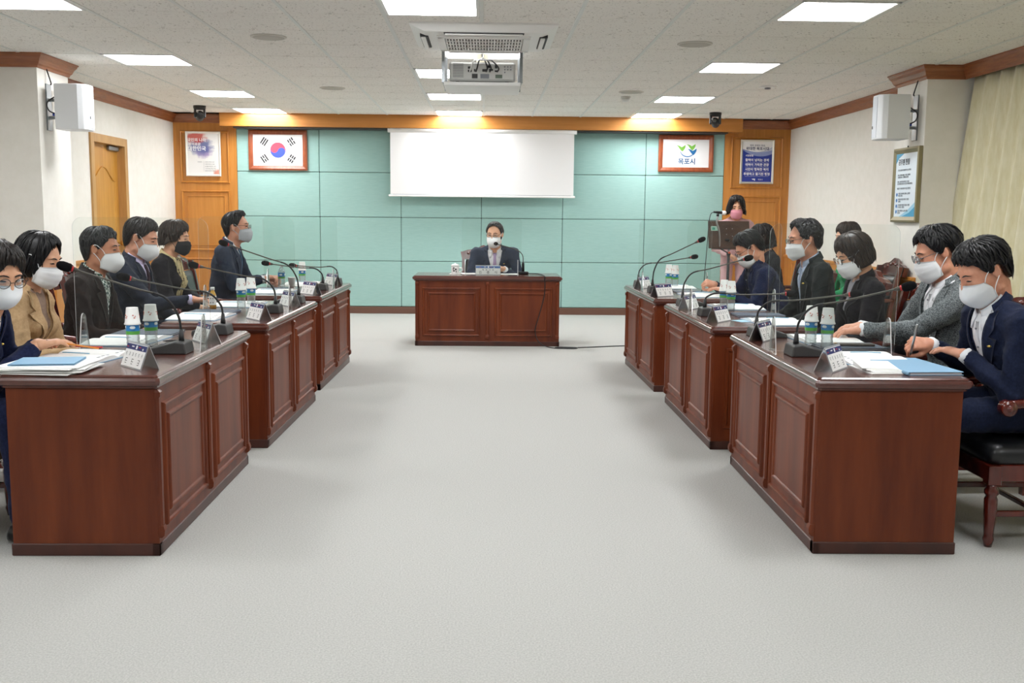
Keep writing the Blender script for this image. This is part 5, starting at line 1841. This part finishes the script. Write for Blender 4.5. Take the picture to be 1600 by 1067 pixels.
    for s in arms:
        el, wr_, wd_, pose = arms[s]
        V, F = hand_mesh(pose)
        V = V * (S * (.96 if kind == 'm' else .88))
        if s == 'r':
            V = V * np.array((-1, 1, 1)); F = F[:, ::-1]
        fa_ = (wr_ - el) / np.linalg.norm(wr_ - el)
        y = wd_ * .62 + fa_ * .38; y /= np.linalg.norm(y); z = np.array((0, 0, 1.))
        if hands and s in hands and len(hands[s]) > 3:
            pass
        tilt = {'pen': .75, 'clasp': .5, 'fist': .3}.get(pose, 0.0) * (1 if s == 'r' else -1)
        x = np.cross(y, z); x /= np.linalg.norm(x); z = np.cross(x, y)
        x2 = x * math.cos(tilt) + z * math.sin(tilt); z2 = -x * math.sin(tilt) + z * math.cos(tilt)
        add_part(V @ np.stack([x2, y, z2]) + wr_, F)
    # legs
    legs = {}
    for s, sg in (('r', 1), ('l', -1)):
        hj = H + np.array((sg * .085 * S, 0, -.01))
        if stand:
            kn = hj + np.array((sg * .005, .02, -.43)); an = kn + np.array((0, -.02, -.41)); 
        else:
            kn = hj + np.array((sg * .05, .42 * S, -.01)); an = kn + np.array((0, .03, -(kn[2] - .085)))
        legs[s] = (hj, kn, an)
    fl = Field(np.min([legs[s][i] for s in legs for i in range(3)], 0) - .13, np.max([legs[s][i] for s in legs for i in range(3)], 0) + .16, .016)
    for s in legs:
        hj, kn, an = legs[s]
        fl.cone(hj, kn, .068 * wm / .95, .048 * S, k=.02); fl.cone(kn, an, .046 * S, .032 * S, k=.015)
    add_part(*fl.mesh())
    V = np.concatenate(parts_V); F = np.concatenate(parts_F)
    me = bpy.data.meshes.new(name)
    me.from_pydata(V.tolist(), [], F.tolist())
    me.materials.append(skin or M_SKIN)
    me.polygons.foreach_set('use_smooth', [True] * len(me.polygons)); me.update()
    root = link_mesh(name, me)
    root.location = (hip[0], hip[1], 0); root.rotation_euler = (0, 0, yaw)
    tag(root, label, 'person', group)
    # ---------------- jacket
    fj = Field(lo, hi, .0105)
    torso(fj)
    V, F = fj.mesh()
    uncut = BVHTree.FromPolygons([Vector(v) for v in V], [tuple(q) for q in F])
    def halfw(v):
        return np.maximum(0, vw * S * (v + vd) / vd)
    def wedge(P):
        q = P - NB
        u_ = np.abs(q @ rt); v_ = q @ up; w_ = q @ fw
        return np.maximum(np.maximum(u_ - halfw(v_), -w_ - .0), -(v_ + vd))
    fj.subfn(wedge, NB - .5, NB + .5)
    fj.subcone(NB - up * .03, NB + up * .16 + fw * .02, .060 * S, .066 * S, k=.004)
    for s in arms:
        el, wr_, wd_, pose = arms[s]
        fj.cone(sh[s], el, .062 * S * min(bulk, 1.06), .051 * S, k=.03)
        w2 = wr_ - (wr_ - el) / np.linalg.norm(wr_ - el) * .012
        fj.cone(el, w2, .050 * S, .038 * S, k=.02, cut=True)
    V, F = fj.mesh()
    V = smooth_mesh(V, F, 1, .4)
    N = vnormals(V, F)
    dist = np.abs((V - NB) @ rt)
    V = folds(V, N, .0105, seed, .75)
    jk = np_mesh('jacket', V, F, jacket, root)
    # ---------------- shirt
    flo = np.min([NB - .2, sh['l'], sh['r'], H + up * Ltor * .3 - .2], 0); fhi = np.max([NB + .14, sh['l'], sh['r']], 0) + .12
    fs_ = Field(flo, fhi, .010)
    torso(fs_, off=-.011)
    fs_.subcone(NB + up * .01 * S, NB + up * .2 + fw * .03, .050 * S, .054 * S)
    V, F = fs_.mesh()
    V = smooth_mesh(V, F, 1, .4)
    keep = ((V - NB) @ fw > -.03)
    Fk = F[keep[F].all(1)]
    V = folds(V, vnormals(V, F), .003, seed + 5)
    np_mesh('shirt', V, Fk, shirt, root)
    sB = BVHTree.FromPolygons([Vector(v) for v in V], [tuple(q) for q in F])
    vNB, vr, vu, vf = Vector(NB), Vector(rt), Vector(up), Vector(fw)
    def proj(bvh, u_, v_, lift):
        o_ = vNB + vr * u_ + vu * v_ + vf * .6
        h_ = bvh.ray_cast(o_, -vf, 1.2)
        if h_[0] is None:
            h_ = bvh.find_nearest(vNB + vr * u_ + vu * v_ + vf * .08)
            return h_[0] + vf * lift
        n_ = h_[1]
        return h_[0] + (n_ if n_.dot(vf) > 0 else -n_) * lift * .5 + vf * lift * .7
    def strip(nm, rows, bvh, lift, th, m, ncol=4):
        """rows: list of (u0,v0,u1,v1); sheet laid on the surface with thickness"""
        top = []; bot = []
        for (u0, v0, u1, v1) in rows:
            for q in range(ncol + 1):
                t = q / ncol
                top.append(proj(bvh, u0 + (u1 - u0) * t, v0 + (v1 - v0) * t, lift + th))
                bot.append(top[-1] - vf * (th + lift * .8))
        nr = len(rows); nc = ncol + 1; n_ = len(top); fs2 = []
        for i in range(nr - 1):
            for q in range(ncol):
                a = i * nc + q
                fs2.append((a, a + 1, a + nc + 1, a + nc)); fs2.append((n_ + a, n_ + a + nc, n_ + a + nc + 1, n_ + a + 1))
        for i in range(nr - 1):
            for e in (0, ncol):
                a = i * nc + e
                fs2.append((a, a + nc, n_ + a + nc, n_ + a))
        for q in range(ncol):
            for i in (0, nr - 1):
                a = i * nc + q
                fs2.append((a, a + 1, n_ + a + 1, n_ + a))
        return G().add(top + bot, fs2, smooth=True).build(nm, m, root)
    if lapel:
        for sg in (-1, 1):
            rows = []
            NR = 15
            for i in range(NR):
                t = i / (NR - 1)
                v = .005 - (vd - .0) * t
                ui = sg * (float(halfw(np.array(v))) * 1.0 + .001)
                wd = np.interp(t, (0, .18, .27, .285, .36, 1), (.036, .050, .056, .036, .074, .012)) * S
                rows.append((ui, v, ui + sg * wd, v + wd * .25))
            strip('lapel', rows, uncut, .002, .004, jacket)
    def ring_collar(nm, r0, z_back, z_front, h_, m, a0=150, fl=.012, lift=0.0, n=26):
        g = G(); rs = []
        for i in range(n + 1):
            a = R(-a0 + 2 * a0 * i / n)
            c_ = (math.cos(a) + 1) / 2
            zz = z_front + (z_back - z_front) * c_ ** .8
            dx = math.sin(a); dy = -math.cos(a)
            def pt(rr_, z_): return vNB + vr * (dx * rr_) + vf * (dy * rr_ + .008) + vu * z_
            hh = h_ * (.75 + .25 * c_)
            rs.append([pt(r0, zz - hh * .3), pt(r0 * .97, zz + hh), pt(r0 * .97 + .004, zz + hh + .002), pt(r0 + fl, zz - hh * .15), pt(r0 + fl - .004, zz - hh * .3)])
        g.rings(rs, smooth=True)
        return g.build(nm, m, root)
    if collar is not False and collar is not None:
        ring_collar('shirt_collar', .060 * S, .035 * S, -.012 * S, .034 * S, collar, 158, .010 * S)
        for sg in (-1, 1):
            rows = [(sg * .012, .012 * S, sg * .062 * S, .020 * S), (sg * .018, -.010 * S, sg * .066 * S, -.006 * S), (sg * .034, -.035 * S, sg * .062 * S, -.032 * S), (sg * .046, -.058 * S, sg * .054 * S, -.056 * S)]
            strip('collar_point', rows, sB, .005, .003, collar, 3)
    if lapel:
        ring_collar('jacket_collar', .074 * S, .030 * S, -.015 * S, .036 * S, jacket, 112, .016 * S)
    if tie is not None:
        rows = [(-.016, -.012, .016, -.012), (-.020, -.022, .020, -.022), (-.012, -.048, .012, -.048), (-.014, -.052, .014, -.052)]
        rows += [(-.014 - .02 * t, -.052 - (vd + .02 - .05) * t, .014 + .02 * t, -.052 - (vd + .02 - .05) * t) for t in (.15, .3, .45, .6, .8, 1)]
        strip('necktie', rows, sB, .006, .005, tie)
    elif shirt is not None and kind == 'm':
        rows = [(-.012, -.03 - vd * t, .012, -.03 - vd * t) for t in (0, .2, .4, .6, .8, .95)]
        strip('button_placket', rows, sB, .002, .002, shirt, 2)
        for t in (.08, .32, .56, .8):
            p = proj(sB, 0, -.03 - vd * t, .006)
            G().ball(p, .005, 8).build('shirt_button', M_GREYINK, root)
    if inner is not None:
        rows = [(-halfw(np.array(v)) * .95 - .004, v, halfw(np.array(v)) * .95 + .004, v) for v in np.linspace(-.14, -vd, 8)]
        strip('knit_vest', rows, sB, .006, .003, inner)
    if pin is not None:
        sg = pin
        p = proj(uncut, sg * .095 * S, -.115 * S, .010)
        G().ball(p, (.010, .010, .006), 8).build('lapel_pin', M_PIN, root)
    if scarf is not None:
        for sg in (-1, 1):
            rows = [(sg * (.012 + .012 * t), .01 - .30 * t, sg * (.058 + .004 * math.sin(9 * t)), .012 - .30 * t) for t in np.linspace(0, 1, 9)]
            strip('scarf', rows, uncut, .006, .008, scarf)
        ring_collar('scarf_loop', .066 * S, .03 * S, -.03 * S, .035 * S, scarf, 150, .018 * S)
    if lanyard is not None:
        ring_collar('lanyard', .079 * S, .045 * S, -.03 * S, .010, lanyard, 140, .006)
    # ---------------- cuffs
    for s in arms:
        el, wr_, wd_, pose = arms[s]
        if hands and s in hands and kind == 'm' and shirt is not None:
            d_ = Vector(wr_ - el).normalized()
            G().tube([Vector(wr_) - d_ * .03, Vector(wr_) + d_ * .006], .0335 * S, 14).build('shirt_cuff', collar or shirt, root)
    # ---------------- trousers and shoes
    ft = Field(np.min([legs[s][i] for s in legs for i in range(3)], 0) - .17, np.max([legs[s][i] for s in legs for i in range(3)], 0) + .2, .016)
    ft.ell(H + np.array((0, 0, -.01)), (.165 * wm, .125 * wm, .10 * S), k=0)
    for s in legs:
        hj, kn, an = legs[s]
        ft.cone(hj, kn, .086 * wm, .066 * S, k=.03); ft.cone(kn, an + np.array((0, 0, .0)), .064 * S, .056 * S, k=.02, cut=True)
    V, F = ft.mesh()
    V = folds(V, vnormals(V, F), .007, seed + 9)
    np_mesh('trousers', V, F, trousers or jacket, root)
    for s in legs:
        an = legs[s][2]
        g = G(); rs = []
        for (y_, hw, hh) in ((-.075, .022, .05), (-.06, .034, .075), (.0, .036, .085), (.06, .042, .055), (.13, .044, .042), (.17, .034, .034), (.188, .016, .022)):
            ring = []
            for q in range(12):
                a = 2 * PI * q / 12
                ring.append((an[0] + hw * math.cos(a), an[1] + y_, max(.002, .004 + hh * .5 + hh * .5 * math.sin(a))))
            rs.append(ring)
        g.rings(rs, smooth=True).build('shoe', M_SHOE, root)
    # ---------------- head furniture
    if hstyle is not None:
        hair_obj(root, hair, hstyle, HM, seed)
    def face(x, z, lift):
        h_ = hB.ray_cast(Vector((x, .3, z)), Vector((0, -1, 0)))
        return (h_[0] if h_[0] else Vector((x, .08, z))) + Vector((0, lift, 0))
    for sg in (-1, 1):
        pts = [face(sg * x, .0035 - .35 * abs(x - .031) ** 1.0 * .35, .0008) for x in (.018, .022, .027, .031, .036, .041, .045)]
        G().tube([HM @ p for p in pts], [.0008 * S, .0026 * S, .0036 * S, .0038 * S, .0036 * S, .0026 * S, .0010 * S], 6).build('eye', M_EYE, root)
        if brow:
            pts = [face(sg * x, z, .0015) for x, z in ((.012, .0235), (.022, .0275), (.034, .0295), (.044, .027), (.051, .022))]
            G().tube([HM @ p for p in pts], [.0026 * S, .0042 * S, .0042 * S, .0032 * S, .0010 * S], 6, flat=.7).build('eyebrow', hair or M_HB, root)
    if mask is not None:
        nu, nv = 22, 12
        def mpt(u_, v_, o_=0.0):
            # front profile (y,z) and side edges
            if mkind == 'kf':
                yf_ = np.interp(v_, (0, .15, .45, .62, .85, 1), (.1105, .119, .135, .136, .113, .088)); zf = np.interp(v_, (0, .5, 1), (-.011, -.062, -.134))
                xs_ = np.interp(v_, (0, .45, 1), (.069, .0745, .064)); ys = np.interp(v_, (0, .5, 1), (.050, .030, .020)); zs_ = np.interp(v_, (0, .5, 1), (-.022, -.056, -.106))
            else:
                yf_ = np.interp(v_, (0, .12, .4, .7, .9, 1), (.1095, .121, .130, .123, .108, .090)); zf = np.interp(v_, (0, .5, 1), (-.012, -.062, -.132))
                xs_ = np.interp(v_, (0, .45, 1), (.070, .0745, .067)); ys = np.interp(v_, (0, .5, 1), (.042, .032, .024)); zs_ = np.interp(v_, (0, .5, 1), (-.023, -.056, -.104))
                o_ += .0028 * math.sin(v_ * 4 * 2 * PI) * math.cos(u_ * PI / 2)
            a = u_ * PI / 2
            c_ = abs(math.cos(a)) ** (.80 if mkind != 'kf' else .95); sn = math.sin(a)
            return Vector(((xs_ + o_) * sn, ys + (yf_ - ys) * c_ + o_ * c_, zs_ + (zf - zs_) * c_ ** 1.3))
        outer = [HM @ mpt(-1 + 2 * i / nu, j / nv, .0) for j in range(nv + 1) for i in range(nu + 1)]
        inn = [HM @ mpt(-1 + 2 * i / nu, j / nv, -.0035) for j in range(nv + 1) for i in range(nu + 1)]
        n_ = len(outer); fs2 = []
        for j in range(nv):
            for i in range(nu):
                a = j * (nu + 1) + i
                fs2.append((a, a + 1, a + nu + 2, a + nu + 1)); fs2.append((n_ + a, n_ + a + nu + 1, n_ + a + nu + 2, n_ + a + 1))
        for i in range(nu):
            for j in (0, nv):
                a = j * (nu + 1) + i; fs2.append((a, a + 1, n_ + a + 1, n_ + a))
        for j in range(nv):
            for i in (0, nu):
                a = j * (nu + 1) + i; fs2.append((a, a + nu + 1, n_ + a + nu + 1, n_ + a))
        mo = G().add(outer + inn, fs2, smooth=True).build('face_mask', mask, root)
        for sg in (-1, 1):
            for (v_, ze, yy) in ((.06, .026, .002), (.94, -.030, .000)):
                p0 = mpt(sg * .97, v_, .001)
                pts = [p0, Vector((sg * .0770, .030 * .5 + p0.y * .4, (p0.z + ze) / 2)), Vector((sg * .0865, yy, ze)), Vector((sg * .0830, -.022, ze * .5))]
                G().tube([HM @ p for p in smooth_path(pts, 4)], .0019 * S, 6).build('ear_loop', mask if mask is not M_MASKK else M_MASKK, mo)
    if glasses is not None:
        g0 = None
        rimm, rr_ = glasses
        gl = G()
        for sg in (-1, 1):
            cx = sg * .0335
            pts = []
            for q in range(21):
                a = 2 * PI * q / 20
                pts.append(HM @ Vector((cx + .0245 * math.cos(a), .111 - .10 * max(0, abs(cx + .0245 * math.cos(a)) - .03), .0005 + rr_ * math.sin(a))))
            gl.tube(pts, .0014 * S, 6, caps=False)
            gl.tube([HM @ p for p in smooth_path([(sg * .058, .107, .006), (sg * .073, .092, .009), (sg * .082, .02, .012), (sg * .084, -.012, .008), (sg * .082, -.030, -.006)], 4)], .0015 * S, 6)
        gl.tube([HM @ p for p in smooth_path([(-.0095, .112, .004), (0, .114, .006), (.0095, .112, .004)], 3)], .0014 * S, 6)
        go = gl.build('spectacles', rimm, root)
        for sg in (-1, 1):
            cx = sg * .0335
            ring = []
            for q in range(20):
                a = 2 * PI * q / 20
                ring.append(HM @ Vector((cx + .0240 * math.cos(a), .111 - .10 * max(0, abs(cx + .0245 * math.cos(a)) - .03), .0005 + rr_ * .98 * math.sin(a))))
            G().add(ring, [tuple(range(20))]).build('lens', M_LENS, go)
    return root

def hs(ends, **k):
    d = dict(ends=ends); d.update(k)
    return d

# ---- cloth colours
C_NAVY = cloth('navy suiting', '#141a2e', '#1f2740')
C_NAVY2 = cloth('bright navy suiting', '#161c36', '#232b4c')
C_GREYNAVY = cloth('slate navy suiting', '#262d3c', '#353e50')
C_BEIGE = cloth('beige linen', '#b3936c', '#c4a680', rough=.8)
C_BROWN = cloth('charcoal brown wool', '#211a18', '#2a2220')
C_NWOOL = cloth('navy wool', '#171b27', '#2a3040', sc=(160, 160, 160))
C_BLACK = cloth('black wool', '#151318', '#1b181e')
C_TWEED = cloth('grey heather tweed', '#3f4446', '#8e9597', sc=(60, 200, 200), ramp=(.35, .66))
C_GREENB = cloth('dark green-black wool', '#191d1d', '#212626')
C_PINK = cloth('dusty pink suiting', '#c79c9f', '#d6b0b1')
C_GREEN = cloth('bright green knit', '#1d7a4c', '#2a8d5a')
C_DARKSH = cloth('dark indigo shirt', '#20212c', '#2b2d3a')
C_BLUESH = cloth('pale blue shirt', '#aebdd6', '#bccae0')
C_LILAC = cloth('lilac shirt', '#c9bfe0', '#d5cce9')
C_WHITE = cloth('white shirting', '#e6e7eb', '#eff0f3')
C_GREYT = cloth('grey top', '#8e8c92', '#a09ea5')
C_TAUPE = cloth('taupe top', '#8b7566', '#9a8475')
C_STRIPE = cloth('white navy print blouse', '#1f2747', '#ece9e2', sc=(18, 18, 60), ramp=(.42, .47))
C_GINGHAM = checker_mat('green gingham', '#1f4a3c', '#dfe6e0', 70)
C_SCARF = cloth('cream scarf print', '#2a2320', '#cdbb8e', sc=(34, 34, 34), ramp=(.36, .44))
C_LTIE = cloth('lilac tie', '#a893b8', '#b8a5c6')
C_BTIE = cloth('teal blue tie', '#1f3a55', '#2f5170')
C_DTIE = cloth('maroon tie', '#2a1622', '#3d2130')
C_KNIT = cloth('slate blue knit', '#2c3a50', '#3a4a62', sc=(200, 200, 200))
C_RED = cloth('red lanyard', '#8f2436', '#a12d40')
YL, YR = -PI / 2, PI / 2

# ---- left row, from near to far
person('person', 'woman in navy jacket and round glasses at the left picture edge, writing', (-2.42, 4.36), YL, (-2.085, 4.40, 1.135), hyaw=R(-38), hpitch=R(24),
       hands={'r': ((-1.955, 4.43, .815), (.9, .25, -.12), 'rest'), 'l': ((-2.02, 4.58, .80), (.6, -.6, 0), 'rest')},
       jacket=C_NAVY2, shirt=C_STRIPE, hair=M_HDB, hstyle=hs(LONGW, long=True, vol=1.04, flare=.1, sweep=.05, locks=260, rough=.6), mask=M_MASKW, mkind='kf', glasses=(M_RIMB, .022), kind='w', pin=-1, seed=11, vd=.26)
person('person', 'woman in beige blazer with black bob hair and white mask', (-2.42, 5.20), YL, (-2.265, 5.20, 1.155), hpitch=R(16), hyaw=R(-6),
       jacket=C_BEIGE, shirt=C_TAUPE, hair=M_HB, hstyle=hs(BOB, long=True, vol=1.05, curl=.5, flare=.05, sweep=.06, locks=280, rough=.55), mask=M_MASKW, mkind='surg', kind='w', seed=12, vd=.32,
       hands={'r': ((-2.02, 5.06, .68), (.8, .2, -.3), 'rest')})
person('person', 'man in dark brown blazer and green gingham shirt, white mask', (-2.50, 6.33), YL, (-2.375, 6.33, 1.165), hpitch=R(4),
       jacket=C_BROWN, shirt=C_GINGHAM, collar=C_GINGHAM, hair=M_HG, hstyle=hs(MENB, vol=1.0, sweep=.35, rough=1.1, locks=300, front=.08, jag=7), mask=M_MASKW, skin=M_SKINB, seed=13, vd=.32, vw=.076)
person('person', 'man in navy wool suit with lilac collar and dark tie', (-2.52, 7.10), YL, (-2.385, 7.10, 1.215), hpitch=R(17), bulk=1.06,
       jacket=C_NWOOL, shirt=C_LILAC, collar=C_LILAC, tie=C_DTIE, inner=C_KNIT, hair=M_HDB, hstyle=hs(MENB, vol=1.03, sweep=.35, rough=1.0, locks=280, jag=7), mask=M_MASKW, skin=M_SKINC, seed=14, vd=.34, vw=.07,
       hands={'r': ((-2.02, 6.98, .80), (.9, .1, -.1), 'rest')})
person('person', 'woman in black jacket with cream patterned scarf and black mask', (-2.62, 8.25), YL, (-2.50, 8.25, 1.19), hpitch=R(8),
       jacket=C_BLACK, shirt=C_SCARF, hair=M_HBR, hstyle=hs(SHORTW, long=True, vol=1.09, sweep=.2, rough=.9, locks=300, curl=.4), mask=M_MASKK, mkind='surg', kind='w', scarf=C_SCARF, lapel=False, seed=15, vd=.30)
person('person', 'upright man in slate suit with glasses, grey mask and blue tie', (-2.36, 9.10), YL, (-2.215, 9.10, 1.265), hpitch=R(-3), bulk=1.06,
       jacket=C_GREYNAVY, shirt=C_WHITE, collar=M_WSHIRT, tie=C_BTIE, lanyard=C_RED, hair=M_HB, hstyle=hs(MEN, vol=1.02, front=.18, sweep=.35, rough=.9), mask=M_MASKG, mkind='surg', glasses=(M_RIMB, .017), skin=M_SKINC, seed=16, vd=.32, vw=.068,
       hands={'r': ((-1.975, 9.02, .81), (.85, .35, -.1), 'clasp'), 'l': ((-1.965, 9.19, .81), (.85, -.35, -.1), 'clasp')})
# ---- chairman
person('person', 'man in slate suit with lilac tie seated at the chairman desk', (.10, 11.62), PI, (.095, 11.36, 1.175), hyaw=R(-16), hpitch=R(6), bulk=1.08,
       jacket=C_GREYNAVY, shirt=C_WHITE, collar=M_WSHIRT, tie=C_LTIE, hair=M_HDB, hstyle=hs(MEN, vol=1.02, front=.12, sweep=.4, rough=.6, bias=.8), mask=M_MASKW, glasses=(M_RIMS, .017), seed=17, pin=-1, vd=.34, vw=.075,
       hands={'r': ((-.02, 11.20, .80), (.7, -.5, -.05), 'clasp'), 'l': ((.20, 11.19, .80), (-.7, -.5, -.05), 'clasp')})
# ---- woman at the stand
person('person', 'standing woman in dusty pink suit and pink mask behind the speech stand', (3.075, 12.52), PI, (3.065, 12.46, 1.515), hyaw=R(-8), hpitch=R(10), stand=True,
       jacket=C_PINK, shirt=C_PINK, hair=M_HDB, hstyle=hs({0: 62, 14: 64, 28: 84, 40: 140, 52: 190, 70: 212, 120: 220, 180: 216}, long=True, vol=1.12, flare=.5, sweep=.15, wave=.14, locks=360, rough=1.5), mask=M_MASKP, mkind='surg', kind='w', lapel=False, seed=18, vd=.10, vw=.055,
       hands={'r': ((2.97, 12.31, .93), (.7, -.3, -.35), 'clasp'), 'l': ((3.13, 12.31, .925), (-.7, -.3, -.35), 'clasp')})
# ---- right row, from near to far
person('person', 'man in navy suit and white mask writing at the near right desk', (2.44, 4.42), YR, (2.19, 4.41, 1.175), hpitch=R(30), hyaw=R(4), bulk=1.05,
       jacket=C_NAVY, shirt=C_WHITE, collar=M_WSHIRT, hair=M_HB, hstyle=hs(MENB, vol=1.08, sweep=.4, rough=1.2, locks=340, front=.10, jag=8, part=.6), mask=M_MASKW, skin=M_SKINC, seed=21, pin=-1, vd=.34, vw=.075,
       hands={'r': ((2.085, 4.66, .815), (-.95, -.05, -.15), 'pen'), 'l': ((2.13, 4.40, .80), (-.6, .7, -.05), 'rest')})
person('person', 'man in grey heather jacket and white shirt with glasses, hand on the desk', (2.52, 5.22), YR, (2.345, 5.22, 1.225), hpitch=R(20), hyaw=R(-6), bulk=1.14,
       jacket=C_TWEED, shirt=C_WHITE, collar=M_WSHIRT, hair=M_HB, hstyle=hs(MENB, vol=1.08, sweep=.35, rough=1.2, locks=320, front=.08, jag=7), mask=M_MASKW, mkind='surg', glasses=(M_RIMS, .020), skin=M_SKINC, seed=22, pin=-1, vd=.36, vw=.085,
       hands={'l': ((1.985, 5.26, .815), (-1, .05, -.16), 'rest'), 'r': ((2.05, 5.45, .81), (-.8, -.4, -.1), 'rest')})
person('person', 'woman in black jacket with brown bob hair and glasses, looking down', (2.44, 6.33), YR, (2.31, 6.33, 1.175), hpitch=R(26), hyaw=R(6),
       jacket=C_BLACK, shirt=C_GREYT, hair=M_HBR, hstyle=hs(BOBF, long=True, vol=1.06, curl=.35, sweep=.10, locks=300, rough=.6), mask=M_MASKW, mkind='surg', glasses=(M_RIMS, .021), kind='w', seed=23, vd=.32)
person('person', 'man in dark green-black jacket over pale blue shirt with glasses', (2.40, 7.13), YR, (2.245, 7.13, 1.245), hpitch=R(8), 
       jacket=C_GREENB, shirt=C_BLUESH, collar=C_BLUESH, hair=M_HG, hstyle=hs(MEN, vol=1.05, front=.12, sweep=.5, rough=1.5, wave=.12, locks=320), mask=M_MASKW, mkind='surg', glasses=(M_RIMB, .016), skin=M_SKINC, seed=24, pin=-1, vd=.42, vw=.08)
person('person', 'bowed man in navy jacket and dark shirt writing at the far right desk', (2.44, 8.34), YR, (2.165, 8.32, 1.145), hpitch=R(34), bulk=1.08,
       jacket=C_NAVY2, shirt=C_DARKSH, collar=C_DARKSH, hair=M_HG, hstyle=hs(MENB, vol=1.06, sweep=.3, rough=1.2, locks=300), mask=M_MASKW, mkind='surg', glasses=(M_RIMB, .016), skin=M_SKINC, seed=25, vd=.34, vw=.07,
       hands={'r': ((1.92, 8.42, .83), (-.95, -.05, .05), 'pen'), 'l': ((1.96, 8.18, .80), (-.7, .5, -.05), 'rest')})
# ---- two seated along the wall
person('person', 'person in green top mostly hidden behind the woman with brown bob', (3.42, 9.30), YR, (3.33, 9.30, 1.225), hpitch=R(10), hyaw=R(0),
       jacket=C_GREEN, shirt=C_GREEN, hair=M_HBR, hstyle=hs(BOBF, long=True, vol=1.05, sweep=.08, locks=200, rough=.6), mask=M_MASKW, kind='w', lapel=False, seed=26, vd=.08)
person('person', 'dark-haired person in black mostly hidden behind the bowed man', (3.00, 10.45), YR, (2.84, 10.42, 1.19), hpitch=R(14),
       jacket=C_BLACK, shirt=C_BLACK, hair=M_HDB, hstyle=hs(LONGW, long=True, vol=1.06, sweep=.1, wave=.1, locks=240, rough=1.2), mask=M_MASKW, kind='w', lapel=False, seed=27, vd=.08)

# ---- chairs under them
for (x, y, rz, lb) in ((-2.42, 4.36, YL, 'wooden armchair of the woman at the left picture edge'), (-2.42, 5.20, YL, 'wooden armchair behind the beige-blazer woman'),
                       (-2.50, 6.33, YL, 'wooden armchair behind the brown-blazer man'), (-2.52, 7.10, YL, 'wooden armchair behind the navy wool suit man'),
                       (-2.62, 8.25, YL, 'wooden armchair behind the woman with patterned scarf'), (-2.38, 9.10, YL, 'wooden armchair behind the upright man with grey mask'),
                       (-.03, 11.66, PI, 'wooden armchair of the chairman with carved top'), (2.40, 4.42, YR, 'wooden armchair with scrolled arm at the right picture edge'),
                       (2.52, 5.22, YR, 'wooden armchair under the grey-jacket man'), (2.44, 6.33, YR, 'wooden armchair behind the woman in black on the right'),
                       (2.40, 7.13, YR, 'wooden armchair under the dark-green-jacket man'), (2.44, 8.34, YR, 'wooden armchair under the bowed writing man'),
                       (3.42, 9.30, YR, 'wooden armchair of the person in green by the wall'), (3.00, 10.45, YR, 'wooden armchair of the hidden dark-haired person')):
    chair(x, y, rz, lb)
# ---- pens in hands
pen((1.972, 4.610, .768), (1.995, 4.605, .915), 'silver pen held by the navy-suit man', M_STEEL, r=.0055)
pen((1.80, 8.42, .765), (1.86, 8.46, .90), 'black pen held by the bowed man in navy', M_INK)
pen((-1.70, 4.50, .79), (-1.92, 4.44, .835), 'orange pencil held by the woman at the left edge', mat('pencil orange', '#e08a2c', .5), r=.0036, cat='pencil')
